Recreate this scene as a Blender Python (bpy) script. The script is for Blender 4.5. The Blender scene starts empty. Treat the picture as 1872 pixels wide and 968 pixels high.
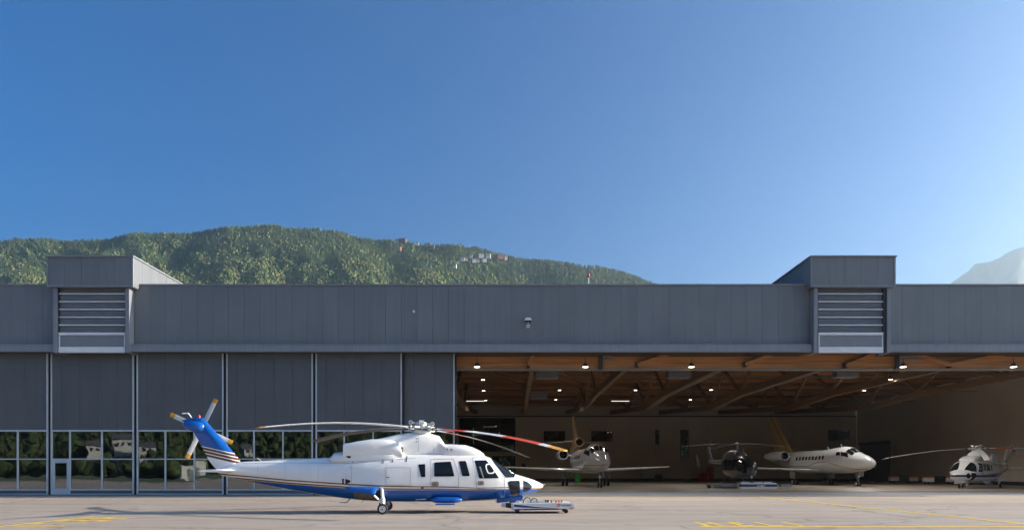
import bpy, bmesh, math, random
import numpy as np
from mathutils import Vector, Matrix
random.seed(7)
RNG = np.random.default_rng(11)
R = math.radians
scene = bpy.context.scene
COL = scene.collection

# ------------------------------------------------------------------ camera
CAM_H = 1.51          # eye height
F = 1248.0            # focal length in pixels of the 1872 px wide photograph (24 mm on 36 mm)
VX, VY = 938.0, 861.0 # vanishing point of the lines square to the facade
cam_d = bpy.data.cameras.new('camera')
cam_d.lens = 24.0; cam_d.sensor_width = 36.0; cam_d.sensor_fit = 'HORIZONTAL'
cam_d.shift_y = (VY - 484.0) / 1872.0
cam_d.shift_x = (936.0 - VX) / 1872.0
cam_d.clip_start = 0.1; cam_d.clip_end = 40000.0
cam = bpy.data.objects.new('camera', cam_d); COL.objects.link(cam)
cam.location = (0, 0, CAM_H); cam.rotation_euler = (R(90), 0, 0)
scene.camera = cam

# ------------------------------------------------------------------ light
SUN_DIR = Vector((3.28, 0.19, 1.0)).normalized()     # towards the sun: far to the right, a little behind the facade
SUN_EL = math.asin(SUN_DIR.z); SUN_AZ = math.atan2(SUN_DIR.x, SUN_DIR.y)
w = bpy.data.worlds.new('World'); scene.world = w; w.use_nodes = True
nt = w.node_tree; nt.nodes.clear()
sky = nt.nodes.new('ShaderNodeTexSky'); sky.sky_type = 'NISHITA'; sky.sun_disc = False
sky.sun_elevation = SUN_EL; sky.sun_rotation = SUN_AZ
sky.altitude = 500; sky.air_density = 1.0; sky.dust_density = 3.0; sky.ozone_density = 6.5
bg = nt.nodes.new('ShaderNodeBackground'); bg.inputs['Strength'].default_value = 0.062
wo = nt.nodes.new('ShaderNodeOutputWorld')
hs = nt.nodes.new('ShaderNodeHueSaturation'); hs.inputs['Saturation'].default_value = 1.22
nt.links.new(sky.outputs[0], hs.inputs['Color']); nt.links.new(hs.outputs[0], bg.inputs[0]); nt.links.new(bg.outputs[0], wo.inputs[0])
sl = bpy.data.lights.new('sun', 'SUN'); sl.energy = 5.0; sl.angle = R(0.5); sl.color = (1.0, 0.89, 0.74)
so = bpy.data.objects.new('sun', sl); COL.objects.link(so)
so.rotation_euler = (-SUN_DIR).to_track_quat('-Z', 'Y').to_euler()
so.location = (80, 10, 60)
vs = scene.view_settings
vs.view_transform = 'Standard'; vs.look = 'None'; vs.gamma = 1.0; vs.exposure = 1.52; vs.use_curve_mapping = False
scene.render.engine = 'CYCLES'
cy = scene.cycles
cy.use_denoising = True; cy.max_bounces = 8; cy.diffuse_bounces = 4; cy.glossy_bounces = 4
cy.transmission_bounces = 4; cy.transparent_max_bounces = 12; cy.volume_bounces = 1
cy.sample_clamp_indirect = 6.0
cy.caustics_reflective = False; cy.caustics_refractive = False

# ------------------------------------------------------------------ helpers
def W(px, py, d):
    """a pixel of the photograph at distance d from the camera -> metres"""
    return Vector(((px - VX) / F * d, d, CAM_H + (VY - py) / F * d))
def XP(px, d): return (px - VX) / F * d
def ZP(py, d): return CAM_H + (VY - py) / F * d

class MB:
    def __init__(s): s.v = []; s.f = []; s.m = []; s.att = []
    def add(s, vs_, fs, mi=0):
        o = len(s.v); s.v += [tuple(p) for p in vs_]
        s.f += [tuple(i + o for i in f) for f in fs]; s.m += [mi] * len(fs); return s
    def box(s, x0, x1, y0, y1, z0, z1, mi=0):
        return s.add([(x0,y0,z0),(x1,y0,z0),(x1,y1,z0),(x0,y1,z0),(x0,y0,z1),(x1,y0,z1),(x1,y1,z1),(x0,y1,z1)],
                     [(0,3,2,1),(4,5,6,7),(0,1,5,4),(1,2,6,5),(2,3,7,6),(3,0,4,7)], mi)
    def bar(s, p, q, wx, wz, up=(0,0,1), mi=0):
        """rectangular bar from p to q"""
        p = Vector(p); q = Vector(q); d = (q - p).normalized(); u = Vector(up)
        sd = d.cross(u)
        if sd.length < 1e-4: sd = d.cross(Vector((1,0,0)))
        sd.normalize(); u = sd.cross(d).normalized()
        a = sd * wx / 2; b = u * wz / 2
        return s.add([p-a-b,p+a-b,p+a+b,p-a+b,q-a-b,q+a-b,q+a+b,q-a+b],
                     [(0,3,2,1),(4,5,6,7),(0,1,5,4),(1,2,6,5),(2,3,7,6),(3,0,4,7)], mi)
    def tube(s, pts, rad, n=10, mi=0, cap=True):
        pts = [Vector(p) for p in pts]
        rads = rad if isinstance(rad, (list, tuple)) else [rad] * len(pts)
        rings = []
        for i, p in enumerate(pts):
            d = (pts[min(i+1, len(pts)-1)] - pts[max(i-1, 0)]).normalized()
            u = d.orthogonal().normalized() if abs(d.z) > .95 else d.cross(Vector((0,0,1))).normalized()
            w_ = d.cross(u).normalized()
            rings.append([p + (u * math.cos(2*math.pi*k/n) + w_ * math.sin(2*math.pi*k/n)) * rads[i] for k in range(n)])
        return s.loft(rings, cap, cap, mi)
    def loft(s, rings, cap0=True, cap1=True, mi=0):
        n = len(rings[0]); o = len(s.v)
        for r in rings: s.v += [tuple(p) for p in r]
        fs = []
        for i in range(len(rings) - 1):
            for k in range(n):
                fs.append((o+i*n+k, o+i*n+(k+1)%n, o+(i+1)*n+(k+1)%n, o+(i+1)*n+k))
        if cap0: fs.append(tuple(o + k for k in reversed(range(n))))
        if cap1: fs.append(tuple(o + (len(rings)-1)*n + k for k in range(n)))
        s.f += fs; s.m += [mi] * len(fs); return s
    def grid(s, rows, mi=0):
        n = len(rows[0]); o = len(s.v)
        for r in rows: s.v += [tuple(p) for p in r]
        for i in range(len(rows) - 1):
            for k in range(n - 1):
                s.f.append((o+i*n+k, o+i*n+k+1, o+(i+1)*n+k+1, o+(i+1)*n+k)); s.m.append(mi)
        return s
    def build(s, name, mats, parent=None, smooth=None, att=None, fix=True):
        me = bpy.data.meshes.new(name); me.from_pydata(s.v, [], s.f)
        if not isinstance(mats, (list, tuple)): mats = [mats]
        for m_ in mats: me.materials.append(m_)
        if len(mats) > 1: me.polygons.foreach_set('material_index', s.m)
        if fix:
            bm = bmesh.new(); bm.from_mesh(me); bmesh.ops.recalc_face_normals(bm, faces=bm.faces); bm.to_mesh(me); bm.free()
        if att is not None:
            a_ = me.attributes.new('paint', 'FLOAT', 'POINT'); a_.data.foreach_set('value', [float(x) for x in att])
        if smooth is not None:
            me.polygons.foreach_set('use_smooth', [True] * len(me.polygons))
            me.set_sharp_from_angle(angle=R(smooth))
        me.update()
        o = bpy.data.objects.new(name, me); COL.objects.link(o)
        if parent is not None: o.parent = parent
        return o

def tag(o, label=None, cat=None, group=None, kind=None):
    if label: o['label'] = label
    if cat: o['category'] = cat
    if group: o['group'] = group
    if kind: o['kind'] = kind
    return o
def thing(name, label, cat, loc=(0,0,0), rz=0.0, group=None):
    o = bpy.data.objects.new(name, None); COL.objects.link(o)
    o.location = loc; o.rotation_euler = (0, 0, rz); o.empty_display_size = .3
    return tag(o, label, cat, group)
def child(o, parent): o.parent = parent; return o
def inst(src, name, parent, loc=(0,0,0), rot=(0,0,0), scale=(1,1,1)):
    o = bpy.data.objects.new(name, src if isinstance(src, bpy.types.Mesh) else src.data); COL.objects.link(o)
    o.parent = parent; o.location = loc; o.rotation_euler = rot; o.scale = scale; return o
_unit = {}
def boxpart(name, m, parent, x0, x1, y0, y1, z0, z1):
    """a box as an object of its own, unit mesh shared between alike pieces"""
    key = m.name
    if key not in _unit:
        b = MB().box(-.5,.5,-.5,.5,-.5,.5); me = bpy.data.meshes.new('unit_box'); me.from_pydata(b.v, [], b.f); me.materials.append(m); _unit[key] = me
    return inst(_unit[key], name, parent, ((x0+x1)/2,(y0+y1)/2,(z0+z1)/2), (0,0,0), (max(abs(x1-x0),1e-4), max(abs(y1-y0),1e-4), max(abs(z1-z0),1e-4)))

# ------------------------------------------------------------------ materials
def newmat(name):
    m = bpy.data.materials.new(name); m.use_nodes = True; n = m.node_tree.nodes
    return m, n, m.node_tree.links, n['Principled BSDF']
def mat(name, col, rough=.5, metal=0.0, var=.08, scale=3.0, bump=0.0, bscale=40.0, rnd=0.0, coat=0.0, rvar=0.0, streak=0.0):
    m, n, l, p = newmat(name)
    p.inputs['Roughness'].default_value = rough; p.inputs['Metallic'].default_value = metal
    if coat: p.inputs['Coat Weight'].default_value = coat; p.inputs['Coat Roughness'].default_value = .05
    tc = n.new('ShaderNodeTexCoord'); nz = n.new('ShaderNodeTexNoise'); nz.inputs['Scale'].default_value = scale; nz.inputs['Detail'].default_value = 5
    geo = n.new('ShaderNodeNewGeometry')
    l.new(geo.outputs['Position'], nz.inputs['Vector'])
    mr = n.new('ShaderNodeMapRange'); mr.inputs['From Min'].default_value = .3; mr.inputs['From Max'].default_value = .7
    mr.inputs['To Min'].default_value = 1 - var; mr.inputs['To Max'].default_value = 1 + var
    l.new(nz.outputs['Fac'], mr.inputs['Value'])
    val = mr.outputs[0]
    if streak:
        mp = n.new('ShaderNodeMapping'); mp.inputs['Scale'].default_value = (5.0, 5.0, .22); l.new(geo.outputs['Position'], mp.inputs[0])
        n4 = n.new('ShaderNodeTexNoise'); n4.inputs['Scale'].default_value = 1.0; n4.inputs['Detail'].default_value = 5; l.new(mp.outputs[0], n4.inputs['Vector'])
        m4 = n.new('ShaderNodeMapRange'); m4.inputs['From Min'].default_value = .32; m4.inputs['From Max'].default_value = .68; m4.inputs['To Min'].default_value = 1 - streak; m4.inputs['To Max'].default_value = 1 + streak
        l.new(n4.outputs['Fac'], m4.inputs['Value']); mu4 = n.new('ShaderNodeMath'); mu4.operation = 'MULTIPLY'; l.new(val, mu4.inputs[0]); l.new(m4.outputs[0], mu4.inputs[1]); val = mu4.outputs[0]
    if rnd:
        oi = n.new('ShaderNodeObjectInfo'); m2 = n.new('ShaderNodeMapRange')
        m2.inputs['To Min'].default_value = 1 - rnd; m2.inputs['To Max'].default_value = 1 + rnd
        l.new(oi.outputs['Random'], m2.inputs['Value'])
        mu = n.new('ShaderNodeMath'); mu.operation = 'MULTIPLY'; l.new(val, mu.inputs[0]); l.new(m2.outputs[0], mu.inputs[1]); val = mu.outputs[0]
    vm = n.new('ShaderNodeVectorMath'); vm.operation = 'SCALE'; vm.inputs[0].default_value = col; l.new(val, vm.inputs['Scale'])
    l.new(vm.outputs[0], p.inputs['Base Color'])
    if rvar:
        m3 = n.new('ShaderNodeMapRange'); m3.inputs['To Min'].default_value = rough - rvar; m3.inputs['To Max'].default_value = rough + rvar
        l.new(nz.outputs['Fac'], m3.inputs['Value']); l.new(m3.outputs[0], p.inputs['Roughness'])
    if bump:
        n2 = n.new('ShaderNodeTexNoise'); n2.inputs['Scale'].default_value = bscale; n2.inputs['Detail'].default_value = 4
        l.new(geo.outputs['Position'], n2.inputs['Vector'])
        b = n.new('ShaderNodeBump'); b.inputs['Strength'].default_value = bump; b.inputs['Distance'].default_value = .02
        l.new(n2.outputs['Fac'], b.inputs['Height']); l.new(b.outputs[0], p.inputs['Normal'])
    return m
def paint(name, stops, lo, hi, rough=.25, coat=.5, dirt=.05):
    """gloss paint whose bands follow the mesh attribute «paint» (metres from a paint line)"""
    m, n, l, p = newmat(name)
    at = n.new('ShaderNodeAttribute'); at.attribute_name = 'paint'
    mr = n.new('ShaderNodeMapRange'); mr.inputs['From Min'].default_value = lo; mr.inputs['From Max'].default_value = hi
    l.new(at.outputs['Fac'], mr.inputs['Value'])
    cr = n.new('ShaderNodeValToRGB'); cr.color_ramp.interpolation = 'CONSTANT'
    e = cr.color_ramp.elements
    while len(e) > 1: e.remove(e[-1])
    e[0].position = 0; e[0].color = (*stops[0][1], 1)
    for s_, c in stops[1:]:
        x = e.new((s_ - lo) / (hi - lo)); x.color = (*c, 1)
    l.new(mr.outputs[0], cr.inputs[0])
    geo = n.new('ShaderNodeNewGeometry'); nz = n.new('ShaderNodeTexNoise'); nz.inputs['Scale'].default_value = 2.2; nz.inputs['Detail'].default_value = 6
    l.new(geo.outputs['Position'], nz.inputs['Vector'])
    m2 = n.new('ShaderNodeMapRange'); m2.inputs['From Min'].default_value = .35; m2.inputs['From Max'].default_value = .7
    m2.inputs['To Min'].default_value = 1 + dirt * .3; m2.inputs['To Max'].default_value = 1 - dirt
    l.new(nz.outputs['Fac'], m2.inputs['Value'])
    vm = n.new('ShaderNodeVectorMath'); vm.operation = 'SCALE'; l.new(cr.outputs[0], vm.inputs[0]); l.new(m2.outputs[0], vm.inputs['Scale'])
    l.new(vm.outputs[0], p.inputs['Base Color'])
    p.inputs['Roughness'].default_value = rough; p.inputs['Coat Weight'].default_value = coat; p.inputs['Coat Roughness'].default_value = .06
    return m
def glass(name, refl=.35, tint=(.55,.6,.6), wav=.0):
    m, n, l, p = newmat(name); n.remove(p); out = n['Material Output']
    g = n.new('ShaderNodeBsdfGlossy'); g.inputs['Roughness'].default_value = .01; g.inputs['Color'].default_value = (.9,.93,.95,1)
    t = n.new('ShaderNodeBsdfTransparent'); t.inputs['Color'].default_value = (*tint, 1)
    fr = n.new('ShaderNodeFresnel'); fr.inputs['IOR'].default_value = 1.5
    ad = n.new('ShaderNodeMath'); ad.operation = 'ADD'; ad.use_clamp = True; ad.inputs[1].default_value = refl; l.new(fr.outputs[0], ad.inputs[0])
    mx = n.new('ShaderNodeMixShader'); l.new(ad.outputs[0], mx.inputs[0]); l.new(t.outputs[0], mx.inputs[1]); l.new(g.outputs[0], mx.inputs[2])
    if wav:
        geo = n.new('ShaderNodeNewGeometry'); nz = n.new('ShaderNodeTexNoise'); nz.inputs['Scale'].default_value = 1.3; nz.inputs['Detail'].default_value = 1
        l.new(geo.outputs['Position'], nz.inputs['Vector'])
        b = n.new('ShaderNodeBump'); b.inputs['Strength'].default_value = wav; b.inputs['Distance'].default_value = .02
        l.new(nz.outputs['Fac'], b.inputs['Height']); l.new(b.outputs[0], g.inputs['Normal'])
    l.new(mx.outputs[0], out.inputs['Surface']); return m
def emit(name, col, st):
    m, n, l, p = newmat(name); p.inputs['Base Color'].default_value = (.8,.8,.8,1)
    p.inputs['Emission Color'].default_value = (*col, 1); p.inputs['Emission Strength'].default_value = st; return m

M = {}
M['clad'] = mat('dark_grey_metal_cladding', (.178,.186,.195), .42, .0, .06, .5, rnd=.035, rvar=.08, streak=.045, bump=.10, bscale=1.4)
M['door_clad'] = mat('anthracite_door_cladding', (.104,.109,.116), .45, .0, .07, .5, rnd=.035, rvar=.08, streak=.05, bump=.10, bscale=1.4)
M['flash'] = mat('grey_flashing', (.23,.245,.27), .38, .0, .06, .8, rvar=.08, streak=.07)
M['alu'] = mat('pale_aluminium_frame', (.50,.54,.58), .4, .0, .05, 2.0)
M['pale_bar'] = mat('white_louvre_bar', (.74,.76,.78), .45, 0, .05, 2.0)
M['louvre'] = mat('dark_louvre_blade', (.21,.225,.25), .45, 0, .06, 2.0)
M['gasket'] = mat('black_rubber_seal', (.012,.012,.014), .7, 0, .1, 4)
M['pane'] = glass('tinted_window_glass', .17, (.42,.44,.42), .08)
M['pane_dark'] = glass('dark_office_glass', .10, (.12,.13,.13), .0)
M['joint'] = mat('dark_joint_strip', (.06,.065,.072), .7, 0, .1, 4)  # dark grey backing that shows in the panel joints
M['far_wall'] = mat('toned_down_white_render', (.42,.41,.39), .8, 0, .08, .5)  # white render darkened to keep the reflected houses faint in the panes
M['white_wall'] = mat('white_render', (.62,.60,.56), .8, 0, .06, .5)
M['beige'] = mat('beige_wall_panel', (.70,.60,.49), .65, 0, .05, .35, rnd=.03)
M['beige_top'] = mat('beige_upper_wall', (.60,.53,.45), .7, 0, .05, .35)
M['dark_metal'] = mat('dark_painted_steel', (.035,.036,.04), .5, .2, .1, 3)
M['grey_metal'] = mat('grey_steel', (.22,.23,.24), .45, .4, .08, 3)
M['lampbody'] = mat('lamp_housing', (.06,.06,.062), .4, .3, .05, 5)
M['lamp'] = emit('lit_lamp_lens', (1.0,.86,.62), 5.0)
M['tubelight'] = emit('lit_fluorescent_tube', (1.0,.92,.8), .45)
M['yellow'] = mat('worn_yellow_road_paint', (.86,.58,.07), .7, 0, .16, 7.0)
M['rubber'] = mat('black_tyre_rubber', (.016,.016,.017), .75, 0, .1, 8)
M['rim'] = mat('white_wheel_rim', (.7,.7,.7), .35, .1, .04, 5)
M['chrome'] = mat('bright_bare_metal', (.70,.69,.66), .32, .35, .10, 12)
M['white'] = mat('gloss_white_paint', (.87,.865,.85), .28, 0, .02, 2, coat=.4)
M['blue'] = mat('gloss_blue_paint', (.002,.095,.40), .28, 0, .05, 2, coat=.5)
M['black_glass'] = mat('dark_cockpit_glass', (.008,.010,.014), .06, 0, .0, 2)
M['black_glass'].node_tree.nodes['Principled BSDF'].inputs['Specular IOR Level'].default_value = .38
M['canopy'] = mat('smoked_canopy', (.006,.007,.009), .08, 0, .0, 2); M['canopy'].node_tree.nodes['Principled BSDF'].inputs['Specular IOR Level'].default_value = .22
M['black'] = mat('matt_black', (.012,.012,.013), .6, 0, .1, 5)
M['seam'] = mat('panel_seam_grey', (.33,.34,.36), .6, 0, .05, 5)
M['gold'] = mat('gold_trim', (.36,.20,.07), .35, .3, .05, 6)
M['red'] = mat('red_paint', (.55,.02,.015), .4, 0, .08, 4)
M['orange'] = mat('orange_lens', (.75,.16,.02), .35, 0, .06, 6)
M['green'] = mat('green_plastic', (.02,.20,.03), .5, 0, .08, 4)
M['well'] = mat('dirty_primer_metal', (.17,.15,.11), .7, .1, .25, 9)
M['navy'] = mat('navy_blue_band', (.02,.035,.16), .35, 0, .05, 4, coat=.3)
M['cream'] = mat('cream_white_panel', (.78,.77,.72), .4, 0, .03, 4)
M['bladeunder'] = mat('dark_blade_underside', (.055,.05,.052), .5, 0, .08, 6)
M['blade_grey'] = mat('grey_blade_skin', (.14,.13,.13), .5, 0, .08, 6)
def wood(name, col, sx=(.25,6,6)):
    m, n, l, p = newmat(name); geo = n.new('ShaderNodeNewGeometry'); mp = n.new('ShaderNodeMapping'); mp.inputs['Scale'].default_value = sx
    l.new(geo.outputs['Position'], mp.inputs[0]); nz = n.new('ShaderNodeTexNoise'); nz.inputs['Scale'].default_value = 1.6; nz.inputs['Detail'].default_value = 6
    l.new(mp.outputs[0], nz.inputs['Vector'])
    cr = n.new('ShaderNodeValToRGB'); e = cr.color_ramp.elements
    e[0].position = .3; e[0].color = (*[c * .72 for c in col], 1); e[1].position = .72; e[1].color = (*[c * 1.25 for c in col], 1)
    l.new(nz.outputs['Fac'], cr.inputs[0]); l.new(cr.outputs[0], p.inputs['Base Color']); p.inputs['Roughness'].default_value = .55
    b = n.new('ShaderNodeBump'); b.inputs['Strength'].default_value = .2; b.inputs['Distance'].default_value = .01; l.new(nz.outputs['Fac'], b.inputs['Height']); l.new(b.outputs[0], p.inputs['Normal'])
    return m
M['glulam'] = wood('glued_laminated_timber', (.42,.19,.065))
M['glulam_y'] = wood('timber_truss_member', (.20,.108,.045), (6,.25,6))
M['ceiling'] = wood('brown_ceiling_boards', (.22,.115,.048), (.2,3,3))
# ------------------------------------------------------------------ ground, apron
def apron_material():
    m, n, l, p = newmat('pale_worn_asphalt'); geo = n.new('ShaderNodeNewGeometry')
    def noise(sc, det, mapping=None):
        nz = n.new('ShaderNodeTexNoise'); nz.inputs['Scale'].default_value = sc; nz.inputs['Detail'].default_value = det; nz.inputs['Roughness'].default_value = .62
        if mapping:
            mp = n.new('ShaderNodeMapping'); mp.inputs['Scale'].default_value = mapping; l.new(geo.outputs['Position'], mp.inputs[0]); l.new(mp.outputs[0], nz.inputs['Vector'])
        else: l.new(geo.outputs['Position'], nz.inputs['Vector'])
        return nz.outputs['Fac']
    def rng(v, a, b, lo, hi):
        r = n.new('ShaderNodeMapRange'); r.inputs['From Min'].default_value = a; r.inputs['From Max'].default_value = b
        r.inputs['To Min'].default_value = lo; r.inputs['To Max'].default_value = hi; l.new(v, r.inputs['Value']); return r.outputs[0]
    def mul(a, b):
        x = n.new('ShaderNodeMath'); x.operation = 'MULTIPLY'; l.new(a, x.inputs[0]); l.new(b, x.inputs[1]); return x.outputs[0]
    big = rng(noise(.16, 6, (.5, 1.0, 1)), .3, .7, .86, 1.10)
    mid = rng(noise(1.6, 7, (.35, 1.3, 1)), .3, .72, .84, 1.12)
    fine = rng(noise(55, 3), .3, .7, .80, 1.16)
    lane = rng(noise(.55, 3, (.08, 1.0, 1)), .42, .6, .91, 1.04)
    stain = rng(noise(.5, 8, (.6, 1.2, 1)), .60, .74, 1.0, .80)
    vo = n.new('ShaderNodeTexVoronoi'); vo.feature = 'DISTANCE_TO_EDGE'; vo.inputs['Scale'].default_value = .13
    wn = n.new('ShaderNodeTexNoise'); wn.inputs['Scale'].default_value = .7; wn.inputs['Detail'].default_value = 5; l.new(geo.outputs['Position'], wn.inputs['Vector'])
    wv = n.new('ShaderNodeVectorMath'); wv.operation = 'MULTIPLY_ADD'; wv.inputs[1].default_value = (2.5, 2.5, 0); l.new(wn.outputs['Color'], wv.inputs[0]); l.new(geo.outputs['Position'], wv.inputs[2]); l.new(wv.outputs[0], vo.inputs['Vector'])
    crack = rng(vo.outputs['Distance'], .004, .012, .72, 1.0)
    tyre = rng(noise(1.0, 2, (.02, 2.4, 1)), .62, .70, 1.0, .86)
    v = mul(mul(mul(mul(big, mid), mul(fine, lane)), stain), mul(crack, tyre))
    cr = n.new('ShaderNodeVectorMath'); cr.operation = 'SCALE'; cr.inputs[0].default_value = (.45, .365, .29); l.new(v, cr.inputs['Scale'])
    l.new(cr.outputs[0], p.inputs['Base Color']); p.inputs['Roughness'].default_value = .8
    b = n.new('ShaderNodeBump'); b.inputs['Strength'].default_value = .35; b.inputs['Distance'].default_value = .01
    l.new(fine, b.inputs['Height']); l.new(b.outputs[0], p.inputs['Normal']); return m
def grass_material(name, c0, c1, sc=.05):
    m, n, l, p = newmat(name); geo = n.new('ShaderNodeNewGeometry'); nz = n.new('ShaderNodeTexNoise'); nz.inputs['Scale'].default_value = sc; nz.inputs['Detail'].default_value = 9
    l.new(geo.outputs['Position'], nz.inputs['Vector']); cr = n.new('ShaderNodeValToRGB'); e = cr.color_ramp.elements
    e[0].position = .35; e[0].color = (*c0, 1); e[1].position = .68; e[1].color = (*c1, 1)
    l.new(nz.outputs['Fac'], cr.inputs[0]); l.new(cr.outputs[0], p.inputs['Base Color']); p.inputs['Roughness'].default_value = .9; return m
M['apron'] = apron_material()
M['grass'] = grass_material('meadow_grass', (.045,.075,.015), (.10,.13,.03), .2)
M['forest_floor'] = grass_material('forest_floor', (.018,.03,.012), (.05,.06,.02), .02)
M['floor'] = mat('sealed_hangar_floor', (.38,.33,.275), .32, 0, .10, .4, rvar=.12)
M['slab'] = mat('grey_concrete_threshold', (.27,.27,.27), .7, 0, .10, .8)

tag(MB().add([(-6400,-6400,-.03),(6400,-6400,-.03),(6400,6400,-.03),(-6400,6400,-.03)], [(0,1,2,3)]).build('ground', M['grass'], fix=False), kind='structure')
tag(MB().add([(-130,-34,0),(130,-34,0),(130,45.2,0),(-130,45.2,0)], [(0,1,2,3)]).build('apron', M['apron'], fix=False), kind='structure')
XL, XR, YB = -60.0, 54.3, 108.0        # inside of the hall: left wall, right wall, back wall
FY, DY = 43.2, 43.62                  # face of the fascia, face of the door leaves
tag(MB().add([(XL,51.0,.008),(XR,51.0,.008),(XR,YB,.008),(XL,YB,.008)], [(0,1,2,3)]).build('hall_floor', M['floor'], fix=False), kind='structure')
th = tag(MB().box(XL, XR, 50.75, 50.995, -.02, .022).build('drain_channel', M['dark_metal']), kind='structure')
tag(MB().add([(XL,43.2,.004),(XR,43.2,.004),(XR,50.745,.004),(XL,50.745,.004)], [(0,1,2,3)]).build('concrete_threshold', M['slab'], fix=False), kind='structure')

# painted helipad box and letters
mk = MB()
z = .006
def strip(mb, x0, x1, y0, y1): mb.add([(x0,y0,z),(x1,y0,z),(x1,y1,z),(x0,y1,z)], [(0,1,2,3)])
for nm, a in (('painted_line', (5.15,14.95,18.55,18.85)), ('painted_line', (14.6,14.86,18.86,41.0)), ('painted_line', (-14.15,-13.95,14.0,22.9)), ('painted_line', (1.2,14.64,40.82,41.0))):
    b = MB(); strip(b, *a); tag(b.build(nm, M['yellow'], fix=False), kind='structure')
def letter(ch, ox, oy, rot):
    """block letters 1.5 m tall lying on the apron; rot 0: top away from the camera, 1: top towards +X"""
    H, T, Wd = 1.5, .14, .38
    rects = {'H': [(0,T,0,H),(Wd,Wd+T,0,H),(T,Wd,.66,.66+T*1.6)], 'E': [(0,T,0,H),(T,Wd,0,T*2),(T,Wd*.85,.66,.66+T*2),(T,Wd,H-T*2,H)],
             'L': [(0,T,0,H),(T,Wd,0,T*2)], 'I': [(0,T,0,H)]}[ch]
    b = MB()
    for x0,x1,y0,y1 in rects:
        if rot == 0: strip(b, ox+x0, ox+x1, oy+y0, oy+y1)
        else: strip(b, ox+y0, ox+y1, oy-x1*1.6, oy-x0*1.6)
    return tag(b.build('painted_letter', M['yellow'], fix=False), kind='structure')
for ch, x in zip('HELI', (5.35, 6.32, 7.15, 7.97)): letter(ch, x, 18.9, 0)
for ch, y in zip('HELI', (22.6, 21.2, 20.05, 19.0)): letter(ch, -13.9, y, 1)

# ------------------------------------------------------------------ hills
def vnoise(x, y, seed=0):
    xi = np.floor(x).astype(np.int64); yi = np.floor(y).astype(np.int64); fx = x - xi; fy = y - yi
    fx = fx*fx*(3-2*fx); fy = fy*fy*(3-2*fy)
    def h(a, b):
        n_ = (a * 374761393 + b * 668265263 + seed * 982451653) & 0xffffffff
        n_ = ((n_ ^ (n_ >> 13)) * 1274126177) & 0xffffffff
        return ((n_ ^ (n_ >> 16)) & 0xffff) / 65535.0
    return (h(xi,yi)*(1-fx)+h(xi+1,yi)*fx)*(1-fy) + (h(xi,yi+1)*(1-fx)+h(xi+1,yi+1)*fx)*fy
def fbm(x, y, o=4, seed=0):
    s = 0; a = .5
    for i in range(o): s = s + a * vnoise(x, y, seed + i); x = x * 2.03; y = y * 2.03; a *= .5
    return s
RPX = [-900,-500,-200,0,100,200,260,330,400,500,560,620,690,760,830,870,910,960,1000,1080,1130,1170,1198,1260,1400,1700]
RPY = [470,440,436,440,439,435,428,427,419,415,417,425,440,445,449,455,467,476,480,489,499,509,518,545,620,760]
def hill_point(u, t):
    """u: azimuth as a photograph column, t: 0 foot .. 1 crest -> x, y, z"""
    E = (VY - np.interp(u, RPX, RPY)) / F
    d = 960 + 960 * t + (fbm(u/95.0, t*5.0, 4, 3) - .5) * 240 * np.clip(1.25 - t, 0, 1)
    g = np.where(t <= 1, .05 + .95 * np.power(np.clip(t, 0, 1), .80), 1 - 2.2 * (t - 1))
    g = g + (fbm(u/60.0, t*7.0, 4, 9) - .5) * .10 * np.clip((1 - np.abs(t - .6)*1.6), 0, 1)
    g = np.where(t > .9, np.minimum(g, 1.0), g)
    q = (u - VX) / F
    return q * d, d, CAM_H + E * g * d
us = np.linspace(-900, 1700, 200); ts = np.linspace(0, 1.35, 70)
UU, TT = np.meshgrid(us, ts); X, Y, Z = hill_point(UU, TT); Z = np.where(TT < .01, -6, Z)
mb = MB(); mb.grid(np.stack([X, Y, Z], -1).tolist())
hill = tag(mb.build('wooded_hill', M['forest_floor'], smooth=60, fix=False), kind='structure')

def tree_protos():
    P = []
    for k in range(5):      # conifers: stacked ragged skirts
        v = []; f = []; n_ = 7; tiers = 4
        for t in range(tiers):
            z0 = .08 + .21 * t; z1 = z0 + .34; r0 = .19 * (1 - t / tiers * .82)
            o = len(v); v.append((0, 0, min(z1, 1.0)))
            for i in range(n_):
                a = 2*math.pi*(i + .5*(t % 2))/n_; r = r0 * random.uniform(.7, 1.25); v.append((r*math.cos(a), r*math.sin(a), z0 + random.uniform(-.05, .05)))
            f += [(o, o+1+i, o+1+(i+1)%n_) for i in range(n_)]
        P.append((np.array(v), np.array(f), 'c'))
    bm = bmesh.new(); bmesh.ops.create_icosphere(bm, subdivisions=2, radius=.5)
    base = np.array([v.co[:] for v in bm.verts]); fc = np.array([[q.index for q in p.verts] for p in bm.faces]); bm.free()
    bm = bmesh.new(); bmesh.ops.create_icosphere(bm, subdivisions=1, radius=.5)
    base1 = np.array([v.co[:] for v in bm.verts]); fc1 = np.array([[q.index for q in p.verts] for p in bm.faces]); bm.free()
    for k in range(5):      # broadleaf: a few ragged clumps
        vs_, fs = [], []
        for c in range(3):
            b = base1.copy() * (1 + RNG.uniform(-.28, .28, (len(base1), 1)))
            b = b * RNG.uniform(.55, .85) + np.array([RNG.uniform(-.2,.2), RNG.uniform(-.2,.2), .38 + .17*c + RNG.uniform(-.05,.05)])
            fs.append(fc1 + sum(len(q) for q in vs_)); vs_.append(b)
        P.append((np.concatenate(vs_), np.concatenate(fs), 'b'))
    return P
PROTO = tree_protos()
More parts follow.
